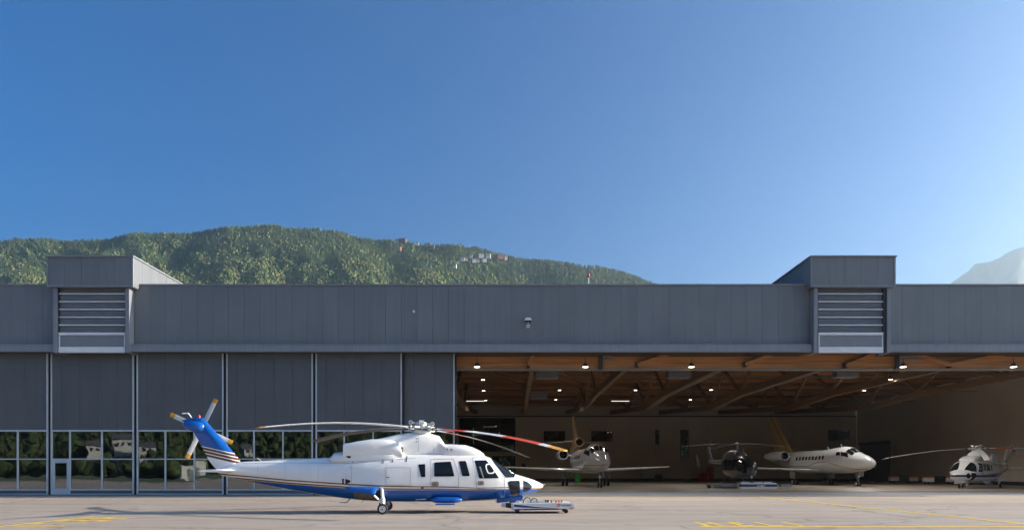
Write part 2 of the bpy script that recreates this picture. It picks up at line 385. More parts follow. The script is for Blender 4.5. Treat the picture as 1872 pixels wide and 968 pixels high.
def foliage_material():
    m, n, l, p = newmat('mixed_autumn_foliage'); a = n.new('ShaderNodeAttribute'); a.attribute_name = 'tint'
    geo = n.new('ShaderNodeNewGeometry'); nz = n.new('ShaderNodeTexNoise'); nz.inputs['Scale'].default_value = .45; nz.inputs['Detail'].default_value = 3
    l.new(geo.outputs['Position'], nz.inputs['Vector'])
    mr = n.new('ShaderNodeMapRange'); mr.inputs['From Min'].default_value = .3; mr.inputs['From Max'].default_value = .7; mr.inputs['To Min'].default_value = .6; mr.inputs['To Max'].default_value = 1.35
    l.new(nz.outputs['Fac'], mr.inputs['Value'])
    vm = n.new('ShaderNodeVectorMath'); vm.operation = 'SCALE'; l.new(a.outputs['Color'], vm.inputs[0]); l.new(mr.outputs[0], vm.inputs['Scale'])
    l.new(vm.outputs[0], p.inputs['Base Color']); p.inputs['Roughness'].default_value = .85; p.inputs['Specular IOR Level'].default_value = .15; return m
M['foliage'] = foliage_material()
CON = np.array([(.048,.072,.028),(.058,.082,.030),(.070,.094,.032),(.086,.106,.035),(.058,.08,.038)])
BRO = np.array([(.07,.105,.035),(.085,.115,.035),(.10,.125,.038),(.125,.13,.042),(.14,.125,.045),(.075,.11,.04),(.065,.10,.04),(.09,.115,.038),(.14,.105,.045)])
def forest(name, x, y, zz, hgt, broad, label, BRO=BRO, gain=1.0):
    V, Fc, T = [], [], []; o = 0
    kind = RNG.integers(0, 5, len(x)); yaw = RNG.uniform(0, 6.283, len(x))
    ci = RNG.integers(0, len(CON), len(x)); bi = RNG.integers(0, len(BRO), len(x)); br = np.where(broad, RNG.uniform(.95, 1.4, len(x)), RNG.uniform(1.2, 1.75, len(x))) * gain
    for i in range(len(x)):
        v, f, t = PROTO[kind[i] + (5 if broad[i] else 0)]
        c, s_ = math.cos(yaw[i]), math.sin(yaw[i]); h_ = hgt[i]; wd = h_ * (.95 if broad[i] else 1.05)
        p = np.empty_like(v); p[:,0] = (v[:,0]*c - v[:,1]*s_) * wd + x[i]; p[:,1] = (v[:,0]*s_ + v[:,1]*c) * wd + y[i]; p[:,2] = v[:,2] * h_ + zz[i] - .04*h_
        V.append(p); Fc.append(f + o); o += len(v)
        T.append(np.repeat(((BRO[bi[i]] if broad[i] else CON[ci[i]]) * br[i])[None, :], len(v), 0))
    V = np.concatenate(V); Fc = np.concatenate(Fc); T = np.concatenate(T)
    me = bpy.data.meshes.new(name); me.vertices.add(len(V)); me.vertices.foreach_set('co', V.ravel())
    me.loops.add(Fc.size); me.loops.foreach_set('vertex_index', Fc.ravel()); me.polygons.add(len(Fc)); me.polygons.foreach_set('loop_start', np.arange(0, Fc.size, 3))
    a = me.attributes.new('tint', 'FLOAT_COLOR', 'POINT'); a.data.foreach_set('color', np.concatenate([T, np.ones((len(T),1))], 1).ravel())
    me.materials.append(M['foliage']); me.update(calc_edges=True); me.validate()
    ob = bpy.data.objects.new(name, me); COL.objects.link(ob); return tag(ob, label, 'forest', kind='stuff')
NT = 60000
tu = RNG.uniform(-60, 1290, NT); tt = 1.015 - (RNG.uniform(0, 1, NT)) * .44
E_ = (VY - np.interp(tu, RPX, RPY)) / F
tx, ty, tz = hill_point(tu, tt)
vis = (tz - CAM_H) / ty
lit = fbm(tu/40.0, tt*30, 3, 21)
clear = (fbm(tu/55.0+7, tt*16, 3, 31) > .62) & (tt < .95)     # clearings
hs = np.clip(1 - (tt - .55) * 1.1, .45, 1.0)                     # big broadleaf trees low down, spruce higher up
broad = RNG.uniform(0, 1, NT) < np.clip(1.35 - (tt - .60) * 4.2 + (lit - .5) * 2.2, .04, .93)
hg = np.where(broad, RNG.uniform(5.5, 11.5, NT), RNG.uniform(7, 13, NT)) * (.75 + .5 * fbm(tu/25, tt*25, 2, 5))
# hamlet on the shoulder of the hill: keep its plots free of trees
hamlet = []
for (hx, hy, wd, ht, wall, roof) in ((846,476.5,11,6,'a','r'),(852,475.5,9,6,'b','r'),(861,470.5,9,6,'a','d'),(867,478.5,10,6,'a','d'),(874,478.5,9,6,'b','r'),(880,470.5,15,8,'a','f'),(886,477.5,11,6,'a','d'),(893,470.5,13,8,'a','f'),
        (905,476.5,10,6,'c','d'),(915,472.5,17,9,'o','r'),(925,474,8,8,'a','r'),(726,438.8,9,6,'a','r'),(737,441,22,6,'c','d'),(763,445.5,9,6,'a','d'),(730.5,457.5,11,7,'o','r'),(789,456,18,6,'c','d'),(832,488.5,9,6,'a','d')):
    hamlet.append((hx, hy, wd, ht, wall, roof))
px_t = VX + F * tx / ty; py_t = VY - F * (tz - CAM_H) / ty
keep = ~clear | (RNG.uniform(0,1,NT) < .35)
for (hx, hy, wd, ht, _, _) in hamlet:
    keep &= ~((np.abs(px_t - hx) < 5.5) & (py_t > hy - 3) & (py_t < hy + 9))
keep &= vis > .262
forest('hillside_forest', tx[keep], ty[keep], tz[keep], hg[keep], broad[keep], 'mixed green and yellowing forest covering the hill behind the hangar')

M['roof_red'] = mat('brown_red_roof_tiles', (.20,.085,.05), .8, 0, .1, 1)
M['roof_dark'] = mat('dark_slate_roof', (.07,.07,.075), .7, 0, .1, 1)
WALL = {'a': M['white_wall'], 'b': mat('cream_house_wall', (.55,.44,.30), .8, 0, .06, 1), 'c': mat('brown_timber_wall', (.13,.09,.06), .8, 0, .1, 1), 'o': mat('orange_house_wall', (.42,.19,.10), .8, 0, .08, 1)}
HL = ['white house with red roof at the left end of the hillside hamlet','cream house with red roof beside the leftmost white hamlet house','small white house above the left part of the hamlet','white house in the lower row of the hamlet, left of the cream one',
 'cream house with red roof in the middle of the hamlet','flat roofed white block, the left of two in the hamlet','white house below the two flat roofed white blocks','flat roofed white block, the right of two in the hamlet','brown house between the white blocks and the big orange house',
 'big orange house near the right end of the hamlet','narrow white tower house at the right end of the hamlet','tiny white house on the ridge above the forest','long brown house on the ridge beside a tiny white house','small white house just under the ridge, right of the brown one',
 'lone orange house with red roof in the forest below the ridge','long brown barn in the forest left of the hamlet','lone white house in the trees below the hamlet']
def hill_t(px, py):
    lo, hi = .2, 1.0
    for _ in range(40):
        t = (lo + hi) / 2; x_, y_, z_ = hill_point(np.array([px*1.0]), np.array([t]))
        if VY - F * (z_[0] - CAM_H) / y_[0] > py: lo = t
        else: hi = t
    x_, y_, z_ = hill_point(np.array([px*1.0]), np.array([lo])); return x_[0], y_[0], z_[0]
win = M['black_glass']
for (hx, hy, wd, ht, wl, rf), lab in zip(hamlet, HL):
    wd *= .95; ht *= .95
    x_, y_, z_ = hill_t(hx, hy); y_ -= 6
    h_ = thing('hillside_house', lab, 'house', (x_, y_, z_), R(random.uniform(-12, 12)), 'houses on the hillside')
    dp = wd * .8
    b = MB(); b.box(-wd/2, wd/2, -dp/2, dp/2, -5, ht); b.build('wall', WALL[wl], h_)
    rm = M['roof_red'] if rf == 'r' else M['roof_dark']
    b = MB()
    if rf == 'f': b.box(-wd/2-.3, wd/2+.3, -dp/2-.3, dp/2+.3, ht+.01, ht+.5)
    else:
        e = .6; k = wd * .28
        b.add([(-wd/2-e,-dp/2-e,ht-.1),(wd/2+e,-dp/2-e,ht-.1),(wd/2+e,dp/2+e,ht-.1),(-wd/2-e,dp/2+e,ht-.1),(-wd/2-e,0,ht+k),(wd/2+e,0,ht+k)],
              [(0,1,5,4),(2,3,4,5),(0,4,3),(1,2,5),(0,3,2,1)])
    b.build('roof', rm, h_)
    for kx in np.arange(-wd/2+1.2, wd/2-1.5, 2.6):
        boxpart('window', win, h_, kx, kx+1.5, -dp/2-.06, -dp/2-.01, ht*.5, ht*.5+1.6)

# far mountain on the right, beyond the valley
M['mountain'] = grass_material('forested_mountain', (.03,.045,.03), (.055,.062,.045), .004)
MPX = [1500,1600,1690,1729,1753,1767,1783,1807,1826,1847,1872,1960,2080,2250,2450]
MPY = [720,620,545,518.4,501.8,492,476,473.6,465.5,452,444,432,440,520,700]
mu = np.linspace(1500, 2450, 240); mt = np.linspace(0, 1.3, 46); MU, MT = np.meshgrid(mu, mt)
E = (VY - np.interp(MU, MPX, MPY) + (fbm(MU/7.0, MU*0+3.3, 3, 77) - .45) * 4) / F
dm = 3000 + 1300 * MT + (fbm(MU/60.0, MT*4, 4, 51) - .5) * 500 * np.clip(1.2 - MT, 0, 1)
gm = np.where(MT <= 1, np.power(MT, .85), 1 - 1.6 * (MT - 1)); gm = np.minimum(gm + (fbm(MU/30.0, MT*9, 5, 61) - .5) * .30 * np.clip(1 - MT, 0, 1) * 2, 1.0)
mb = MB(); zz = CAM_H + E * gm * dm; zz = np.where(MT < .01, -8, zz)
mb.grid(np.stack([(MU - VX) / F * dm, dm, zz], -1).tolist())
tag(mb.build('far_mountain', M['mountain'], smooth=60, fix=False), kind='structure')

# slope behind the camera: seen only as the reflection in the hangar's panes
def back_point(x, t):
    y = -140 - 360 * t; z_ = 62 * np.power(t, 1.1) + (fbm(x/60.0, t*5, 3, 15) - .5) * 10 * np.clip(t*4, 0, 1); return x, y, z_
bx = np.linspace(-420, 420, 60); bt = np.linspace(0, 1, 20); BX, BT = np.meshgrid(bx, bt); X, Y, Z = back_point(BX, BT); Z = np.where(BT < .01, -2, Z)
mb = MB(); mb.grid(np.stack([X, Y, Z], -1).tolist()); tag(mb.build('valley_slope', M['forest_floor'], smooth=60, fix=False), kind='structure')
NB = 11000
bx_ = RNG.uniform(-400, 120, NB); bt_ = RNG.uniform(0, 1, NB) ** 1.3 * .9; x_, y_, z_ = back_point(bx_, bt_)
kb = np.ones(NB, bool)
for hx, hy, hw in ((-172,-190,13),(-160,-193,11),(-149,-188,11),(-112,-200,9),(-58,-198,9)):
    kb &= ~((np.abs(bx_ - hx) < hw*.8) & (y_ > hy - 6) & (y_ < hy + 34))
forest('valley_woods', x_[kb], y_[kb], z_[kb], RNG.uniform(3.2, 6.5, NB)[kb], (RNG.uniform(0,1,NB) < .4)[kb], 'dark trees reflected in the hangar window panes', BRO[[0,1,6,0,2]] * .7, .62)
for (hx, hy, wd, dp, ht, rf, lab) in ((-172,-190,10,8,6,'r','white house reflected at the left of the window group'),(-160,-193,9,8,7,'d','taller white house reflected beside the leftmost one'),(-149,-188,8,7,5,'r','white house reflected right of the taller one'),(-112,-200,7,6,4.5,'r','small lone white house reflected in the middle leaf'),
        (-58,-198,7,6,4.5,'d','small white house reflected near the doors right end')):
    t_ = (-hy - 140) / 360; z0 = float(back_point(np.array([hx*1.0]), np.array([t_]))[2][0])
    h_ = thing('valley_house', lab, 'house', (hx, hy, z0+.5), R(142 + random.uniform(-8, 8)), 'houses across the valley')
    b = MB(); wd *= .8; dp *= .8; ht *= .85; b.box(-wd/2, wd/2, -dp/2, dp/2, -4, ht); b.build('wall', M['far_wall'], h_)
    b = MB(); k = wd*.28
    b.add([(-wd/2-.6,-dp/2-.6,ht-.1),(wd/2+.6,-dp/2-.6,ht-.1),(wd/2+.6,dp/2+.6,ht-.1),(-wd/2-.6,dp/2+.6,ht-.1),(-wd/2-.6,0,ht+k),(wd/2+.6,0,ht+k)], [(0,1,5,4),(2,3,4,5),(0,4,3),(1,2,5),(0,3,2,1)]).build('roof', M['roof_dark'], h_)
    for fl in (ht*.55,):
        for kx in np.arange(-wd/2+1, wd/2-1.4, 2.4): boxpart('window', win, h_, kx, kx+1.2, -dp/2-.07, -dp/2-.01, fl, fl+1.3)
sh = thing('white_shed', 'white shed on the grass reflected beside the helicopter tail', 'shed', (-82, -86, 0), R(146))
MB().box(-2.4,2.4,-2,2,-.05,3.6).build('wall', M['white_wall'], sh); MB().box(-2.6,2.6,-2.2,2.2,3.61,3.8).build('roof', M['white_wall'], sh)
boxpart('door', M['grey_metal'], sh, -.9, .9, -2.06, -2.01, 0, 2.4)
tag(MB().add([(-300,-118,.0),(300,-118,.0),(300,-106,.0),(-300,-106,.0)], [(0,1,2,3)]).build('valley_road', M['slab'], fix=False), kind='structure')

# haze over the whole valley
hz = bpy.data.materials.new('valley_haze'); hz.use_nodes = True; n = hz.node_tree.nodes; n.clear()
pv = n.new('ShaderNodeVolumePrincipled'); pv.inputs['Color'].default_value = (.70,.87,1.0,1); pv.inputs['Density'].default_value = 1.1e-4; pv.inputs['Anisotropy'].default_value = .68
ou = n.new('ShaderNodeOutputMaterial'); hz.node_tree.links.new(pv.outputs[0], ou.inputs['Volume'])
HZT = 1510.0
tag(MB().box(-6500, 6500, -6500, 6500, -9, HZT).build('haze', hz), 'thin blue haze filling the valley', 'haze', kind='stuff')
# ------------------------------------------------------------------ hangar
hangar = thing('hangar', 'long dark grey metal clad aircraft hangar with open timber hall', 'hangar', (0, 0, 0))
ZPAR = ZP(519, FY)                       # parapet
ZL1, ZL0 = ZP(627, 42.85), ZP(642, 42.85)  # ledge top, bottom
BOXES = [(85, 243), (1482.5, 1637)]      # two roof boxes, photograph columns
BD0 = 42.45
XW0, XW1 = -66.0, XR + 1.2
box_x = [(XP(a, BD0), XP(b, BD0)) for a, b in BOXES]
col_x = [(XP(a, 42.65), XP(b, 42.65)) for a, b in ((97, 236), (1488, 1629))]
# fascia: metre wide panels with open joints over a dark backing
MB().box(XW0, XW1, FY+.06, FY+.30, ZL0+.25, ZPAR-.02).build('fascia_backing', M['joint'], hangar)
x = XW0
edges = sorted([XW0, XW1] + [e for c in col_x for e in c])
spans = [(XW0, col_x[0][0]-.02), (col_x[0][1]+.02, col_x[1][0]-.02), (col_x[1][1]+.02, XW1)]
for a, b in spans:
    nn = max(1, round((b - a) / 1.0)); s_ = (b - a) / nn
    for i in range(nn):
        boxpart('fascia_panel', M['clad'], hangar, a + i*s_ + .005, a + (i+1)*s_ - .005, FY + random.uniform(0, .006), FY+.058, ZL1-.04, ZPAR-.09)
    MB().box(a, b, FY-.06, FY+.5, ZPAR-.088, ZPAR).build('parapet_coping', M['flash'], hangar)
    # ledge: sloped top
    yl = 42.85
    MB().add([(a,yl,ZL0),(b,yl,ZL0),(b,FY-.002,ZL0),(a,FY-.002,ZL0),(a,yl,ZL1-.06),(b,yl,ZL1-.06),(b,FY-.002,ZL1+.02),(a,FY-.002,ZL1+.02)],
             [(0,3,2,1),(4,5,6,7),(0,1,5,4),(1,2,6,5),(2,3,7,6),(3,0,4,7)]).build('ledge', M['flash'], hangar)
    MB().box(a, b, yl-.02, yl-.003, ZL1-.11, ZL1-.052).build('ledge_lip', M['flash'], hangar)
    MB().box(a, b, FY-.001, FY+2.4, ZL0+.02, ZL0+.2).build('door_track_soffit', M['dark_metal'], hangar)
# roof boxes
for k, ((x0, x1), (c0, c1)) in enumerate(zip(box_x, col_x)):
    rb = child(thing('roof_box', None, None), hangar)
    zt, zb = ZP(467, BD0), ZP(523, BD0); yb = 57.0; t_ = .05
    nn = 5; s_ = (x1 - x0) / nn
    MB().box(x0+.06, x1-.06, BD0+.06, yb, zb+.02, zt-.06).build('core', M['gasket'], rb)
    for i in range(nn): boxpart('front_panel', M['clad'], rb, x0+.1+i*(x1-x0-.2)/nn+.006, x0+.1+(i+1)*(x1-x0-.2)/nn-.006, BD0+.01, BD0+.058, zb+.07, zt-.09)
    for sx, xx in ((0, x0), (1, x1-.058)):
        yy = BD0 + .1
        while yy < yb - .5:
            boxpart('side_panel', M['clad'], rb, xx, xx+.058, yy+.006, min(yy+1.0, yb)-.006, zb+.02, zt-.09); yy += 1.0
        MB().box(xx-.012 if sx == 0 else xx-.03, xx+.09 if sx == 0 else xx+.07, BD0-.012, BD0+.095, zb, zt-.09).build('corner_trim', M['flash'], rb)
    MB().box(x0-.07, x1+.07, BD0-.08, yb+.06, zt-.088, zt).build('roof_coping', M['flash'], rb)
    MB().box(x0, x1, BD0, BD0+.11, zb-.03, zb+.068).build('bottom_trim', M['flash'], rb)
    MB().box(x0+.02, x1-.02, BD0+.12, FY+.4, zb-.02, zb+.018).build('soffit', M['clad'], rb)
    # louvre column below
    lv = child(thing('louvre_tower', None, None), hangar)
    y0 = 42.65; zb2 = ZP(644, y0); zc = zb - .035
    pj = .27
    px0, px1 = ((105.5, 227), (1497.5, 1616))[k]; l0, l1 = XP(px0, y0), XP(px1, y0)
    MB().box(c0, c0+.24, y0, FY+.5, zb2, zc).build('post', M['flash'], lv)
    MB().box(c1-.24, c1, y0, FY+.5, zb2, zc).build('post', M['flash'], lv)
    if l0 - c0 - .25 > .02: MB().box(c0+.242, l0-.01, y0+.09, y0+.3, zb2, zc).build('post_return', M['dark_metal'], lv)
    if c1 - .25 - l1 > .02: MB().box(l1+.01, c1-.242, y0+.09, y0+.3, zb2, zc).build('post_return', M['dark_metal'], lv)
    MB().box(l0-.01, l1+.01, y0+.34, y0+.44, zb2, zc).build('backing', M['gasket'], lv)
    ys = (535.6, 550, 564.2, 578.5, 592.8)
    for yy in ys: zz = ZP(yy, y0); boxpart('pale_bar', M['pale_bar'], lv, l0, l1, y0+.1, y0+.2, zz-.028, zz+.028)
    bnd = [523.5] + list(ys) + [606]
    for a, b in zip(bnd[:-1], bnd[1:]):
        for j in range(4):
            za = ZP(a + (b-a)*(j/4), y0+.2) - .004 - (.01 if j == 0 else 0); zb_ = ZP(a + (b-a)*((j+1)/4), y0+.2) + .002 + (.01 if j == 3 else 0)
            q = MB().add([(l0,y0+.25,za),(l1,y0+.25,za),(l1,y0+.20,zb_),(l0,y0+.20,zb_),(l0,y0+.33,za),(l1,y0+.33,za),(l1,y0+.28,zb_),(l0,y0+.28,zb_)],
                         [(0,1,2,3),(4,7,6,5),(0,4,5,1),(2,6,7,3),(0,3,7,4),(1,5,6,2)]).build('slat', M['louvre'], lv)
    boxpart('pale_bar', M['pale_bar'], lv, l0, l1, y0+.07, y0+.25, ZP(611.5,y0), ZP(606.5,y0))
    MB().box(l0, l1, y0+.12, y0+.25, ZP(632.5,y0), ZP(612,y0)).build('lower_panel', M['louvre'], lv)
    MB().box(l0, l0+.07, y0+.09, y0+.119, ZP(632.5,y0), ZP(612,y0)).build('panel_frame', M['pale_bar'], lv)
    MB().box(l1-.07, l1, y0+.09, y0+.119, ZP(632.5,y0), ZP(612,y0)).build('panel_frame', M['pale_bar'], lv)
    boxpart('pale_bar', M['pale_bar'], lv, l0, l1, y0+.07, y0+.27, ZP(643.5,y0), ZP(633,y0))
# roof and back
MB().box(XW0, XW1, FY+.52, YB+.6, ZPAR-.55, ZPAR-.35).build('roof_deck', M['dark_metal'], hangar)

# sliding door leaves
def leaf(xa, xb, yf, cols, seams, door=None, zt=9.35):
    lf = child(thing('sliding_door', None, None), hangar)
    zz = lambda py: ZP(py, DY)
    sw = .08
    zg1, zg0 = zz(788), zz(893); zm = zz(838.3)
    MB().box(xa, xa+sw, yf-.03, yf+.16, .05, zt).build('stile', M['alu'], lf)
    MB().box(xb-sw, xb, yf-.03, yf+.16, .05, zt).build('stile', M['alu'], lf)
    MB().box(xa+sw, xb-sw, yf-.02, yf+.12, zg1, zg1+.10).build('rail', M['alu'], lf)
    MB().box(xa+sw, xb-sw, yf-.012, yf+.12, zm-.035, zm+.035).build('rail', M['alu'], lf)
    x_kick = xa + sw
    if door: x_kick = door
    MB().box(x_kick, xb-sw, yf-.02, yf+.12, zg0-.09, zg0).build('rail', M['alu'], lf)
    MB().box(xa+sw, xb-sw, yf-.02, yf+.12, .04, .10).build('rail', M['alu'], lf)
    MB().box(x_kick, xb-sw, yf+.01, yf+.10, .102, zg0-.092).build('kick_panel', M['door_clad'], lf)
    MB().box(xa+sw, xb-sw, yf+.06, yf+.14, zg1+.10, zt).build('panel_backing', M['joint'], lf)
    ss = [xa+sw] + list(seams) + [xb-sw]
    for a, b in zip(ss[:-1], ss[1:]):
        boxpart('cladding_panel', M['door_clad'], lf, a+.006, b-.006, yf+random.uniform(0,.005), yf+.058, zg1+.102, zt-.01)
    cs = [xa+sw] + list(cols) + [xb-sw]
    for i, (a, b) in enumerate(zip(cs[:-1], cs[1:])):
        if i: MB().box(a-.04, a+.04, yf-.015, yf+.12, zg0+.001 if not (door and i == 1) else .101, zg1-.001).build('mullion', M['alu'], lf)
        for r_, (z0, z1) in enumerate(((zg0, zm-.035), (zm+.035, zg1))):
            if door and i == 0 and r_ == 0: continue
            pn = boxpart('pane', M['pane'], lf, a+(.04 if i else 0), b-(.04 if i < len(cs)-2 else 0), yf+.045, yf+.06, z0, z1); pn.rotation_euler = (R(random.gauss(0,.12)), 0, R(random.gauss(0,.14)))
    if door:
        a, b = xa+sw, cs[1]-.04
        dz = zm-.036
        MB().box(a, a+.08, yf-.03, yf+.1, .1, dz).build('door_jamb', M['alu'], lf)
        MB().box(b-.06, b, yf-.03, yf+.1, .1, dz).build('door_jamb', M['alu'], lf)
        MB().box(a+.08, b-.06, yf-.03, yf+.1, dz-.08, dz).build('door_head', M['alu'], lf)
        x0, x1 = a+.09, b-.07; zt_, zb_ = dz-.09, .11
        MB().box(x0, x0+.09, yf-.015, yf+.05, zb_, zt_).build('door_stile', M['alu'], lf)
        MB().box(x1-.08, x1, yf-.015, yf+.05, zb_, zt_).build('door_stile', M['alu'], lf)
        MB().box(x0+.09, x1-.08, yf-.015, yf+.05, zt_-.12, zt_).build('door_rail', M['alu'], lf)
        MB().box(x0+.09, x1-.08, yf-.015, yf+.05, zb_, zb_+.32).build('door_rail', M['alu'], lf)
        boxpart('pane', M['pane'], lf, x0+.09, x1-.08, yf+.01, yf+.025, zb_+.32, zt_-.12)
        MB().tube([(x0+.06,yf-.06,.95),(x0+.06,yf-.06,1.15)], .015, 8).build('door_handle', M['chrome'], lf)
    return lf
L = [(-75,87.5),(93,244.5),(250,408.3),(413.8,571.8),(577,734.5)]
cols_px = [(-21,32),(127.5,186),(302,355),(464,517),(629,682)]
for (a, b), cpx in zip(L, cols_px):
    xa, xb = XP(a, DY), XP(b, DY)
    sm = [XP(a + 19 + 34 * i, DY) for i in range(5) if a + 19 + 34*i < b - 8]
    leaf(xa, xb, DY, [XP(c, DY) for c in cpx], sm, door=(XP(127.5, DY)+.04) if a == 93 else None)
    MB().box(xb+.002, xb+.15, DY+.06, DY+.14, .05, 9.3).build('joint_seal', M['gasket'], hangar)
y6 = DY + .3
leaf(XP(672, y6), XP(831, y6), y6, [XP(725, y6), XP(778, y6)], [XP(c, y6) for c in (689, 723, 757, 795)], zt=9.32)
MB().box(XP(831, y6)+.002, XP(834.5, y6), y6+.0, y6+.14, .04, 9.3).build('rubber_edge', M['gasket'], hangar)
for a, b in ((-240,-80.5),):                      # one more leaf just outside the frame
    leaf(XP(a, DY), XP(b, DY), DY, [XP(-187, DY), XP(-134, DY)], [XP(c, DY) for c in (-221,-187,-153,-119)])
MB().box(XL-.4, XP(-241, DY), DY, DY+.3, 0, 9.3).build('front_wall', M['clad'], hangar)
MB().box(XL, XP(834.5,y6), DY+.02, DY+.5, -.01, .038).build('bottom_rail', M['dark_metal'], hangar)
MB().box(XR, XW1, FY+.3, FY+.7, 0, 9.3).build('front_wall', M['clad'], hangar)

# hall: walls, ceiling, timber
ZC = 12.7
zt_b = ZP(748, YB)
def wall_with_holes(x0, x1, z0, z1, y, th_, holes, m, pw=2.4, name='wall_panel'):
    """back wall as panels; holes (x0,x1,z0,z1)"""
    xs = sorted(set([x0, x1] + [h for hh in holes for h in hh[:2]]))
    ext = []
    for a, b in zip(xs[:-1], xs[1:]):
        nn = max(1, round((b-a)/pw)); ext += [(a+(b-a)*i/nn, a+(b-a)*(i+1)/nn) for i in range(nn)]
    for a, b in ext:
        zs = [(z0, z1)]
        for hx0, hx1, hz0, hz1 in holes:
            if hx0 < (a+b)/2 < hx1:
                nz = []
                for q0, q1 in zs:
                    if hz0 > q0: nz.append((q0, min(q1, hz0)))
                    if hz1 < q1: nz.append((max(q0, hz1), q1))
                zs = nz
        for q0, q1 in zs: boxpart(name, m, hangar, a+.004, b-.004, y, y+th_, q0, q1)
def PB(px): return XP(px, YB)
def QB(py): return ZP(py, YB)
HOLES = [(PB(994),PB(1033),QB(806),QB(787)), (PB(1081),PB(1120),QB(806),QB(787)), (PB(1198),PB(1205),QB(813),QB(785)), (PB(1244),PB(1259),QB(838),QB(785)),
         (PB(1514),PB(1553),QB(804.5),QB(785)), (PB(839),PB(942),QB(825),QB(763)), (PB(900),PB(942),QB(878.5),QB(833))]
wall_with_holes(XL, XR, 0, QB(760), YB, .25, HOLES, M['beige'])
MB().box(XL, XR, YB+.05, YB+.25, QB(760)+.005, ZC).build('upper_wall', M['beige_top'], hangar)
MB().box(XL, XR, YB-.12, YB+.04, QB(761.5), QB(759.5)).build('wall_rail', M['dark_metal'], hangar)
MB().box(XL, XR, YB-.05, YB-.004, .01, .42).build('skirting', M['dark_metal'], hangar)
for a in np.arange(46.2, YB, 2.4): boxpart('wall_panel', M['beige'], hangar, XR, XR+.25, a+.004, min(a+2.4, YB)-.004, 0, ZC)
MB().box(XR-.05, XR-.004, 46.2, XR*F/(1627-VX)-.16, .01, .42).build('skirting', M['dark_metal'], hangar)
MB().box(XL-.25, XL, 43.8, YB, 0, ZC).build('side_wall', M['beige'], hangar)
# windows in the back wall
def back_window(h, nx=1, nz=1, m=None, bar=.09):
    x0, x1, z0, z1 = h; wdw = child(thing('back_window', None, None), hangar)
    for a in (x0, x1-bar): MB().box(a, a+bar, YB-.03, YB+.2, z0, z1).build('frame', M['dark_metal'], wdw)
    for a in (z0, z1-bar): MB().box(x0+bar, x1-bar, YB-.03, YB+.2, a, a+bar).build('frame', M['dark_metal'], wdw)
    for i in range(nx):
        for j in range(nz):
            a0 = x0+bar+(x1-x0-2*bar)*i/nx; a1 = x0+bar+(x1-x0-2*bar)*(i+1)/nx; b0 = z0+bar+(z1-z0-2*bar)*j/nz; b1 = z0+bar+(z1-z0-2*bar)*(j+1)/nz
            boxpart('pane', m or M['pane_dark'], wdw, a0+.03, a1-.03, YB+.06, YB+.08, b0+.03, b1-.03)
    return wdw
for h, nx, nz in ((HOLES[0],3,1),(HOLES[1],3,1),(HOLES[2],1,2),(HOLES[3],1,2),(HOLES[4],2,1)): back_window(h, nx, nz)
back_window(HOLES[5], 4, 2, M['pane_dark'], .15)
back_window(HOLES[6], 2, 1, M['pane_dark'], .15)
# rooms behind the dark panes (unlit offices), with one window through to the hillside
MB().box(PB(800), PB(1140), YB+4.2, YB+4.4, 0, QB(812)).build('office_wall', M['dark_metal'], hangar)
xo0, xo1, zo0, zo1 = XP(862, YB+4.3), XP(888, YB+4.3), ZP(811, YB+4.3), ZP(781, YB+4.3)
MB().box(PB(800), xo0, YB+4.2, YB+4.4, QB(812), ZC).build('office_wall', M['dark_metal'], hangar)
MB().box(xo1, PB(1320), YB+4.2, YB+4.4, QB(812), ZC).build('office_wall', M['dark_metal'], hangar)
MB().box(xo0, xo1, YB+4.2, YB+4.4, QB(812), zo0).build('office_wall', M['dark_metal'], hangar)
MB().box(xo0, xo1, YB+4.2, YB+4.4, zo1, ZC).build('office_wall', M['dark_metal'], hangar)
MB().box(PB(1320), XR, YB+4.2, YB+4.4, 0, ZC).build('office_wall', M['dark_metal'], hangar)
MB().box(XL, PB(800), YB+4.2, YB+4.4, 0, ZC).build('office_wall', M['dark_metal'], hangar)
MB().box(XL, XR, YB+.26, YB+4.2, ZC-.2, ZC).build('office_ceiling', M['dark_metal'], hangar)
# roller door at the back right
rd = child(thing('roller_door', None, None), hangar)
M['roller'] = mat('brown_grey_roller_slats', (.16,.14,.12), .5, .2, .06, 1, rnd=.06)
r0, r1, rh = XR*F/(1627-VX), XR*F/(1575-VX), 5.6
zz = .02
while zz < rh - .05:
    boxpart('slat', M['roller'], rd, XR-.09, XR-.052, r0, r1, zz, min(zz+.27, rh)-.03); zz += .27
MB().box(XR-.05, XR-.006, r0, r1, .0, rh).build('backing', M['gasket'], rd)
MB().box(XR-.16, XR-.004, r0-.15, r0-.002, 0, rh).build('guide_rail', M['dark_metal'], rd)
MB().box(XR-.16, XR-.004, r1+.002, r1+.15, 0, rh).build('guide_rail', M['dark_metal'], rd)
MB().box(XR-.4, XR-.004, r0-.15, r1+.15, rh+.002, rh+.4).build('roller_housing', M['dark_metal'], rd)
# ceiling (slopes down to the back wall)
MB().add([(XL,44.4,ZC),(XR,44.4,ZC),(XR,78,ZC),(XL,78,ZC),(XR,YB+.04,zt_b+.6),(XL,YB+.04,zt_b+.6)], [(0,1,2,3),(3,2,4,5)]).build('ceiling_boards', M['ceiling'], hangar, fix=False)
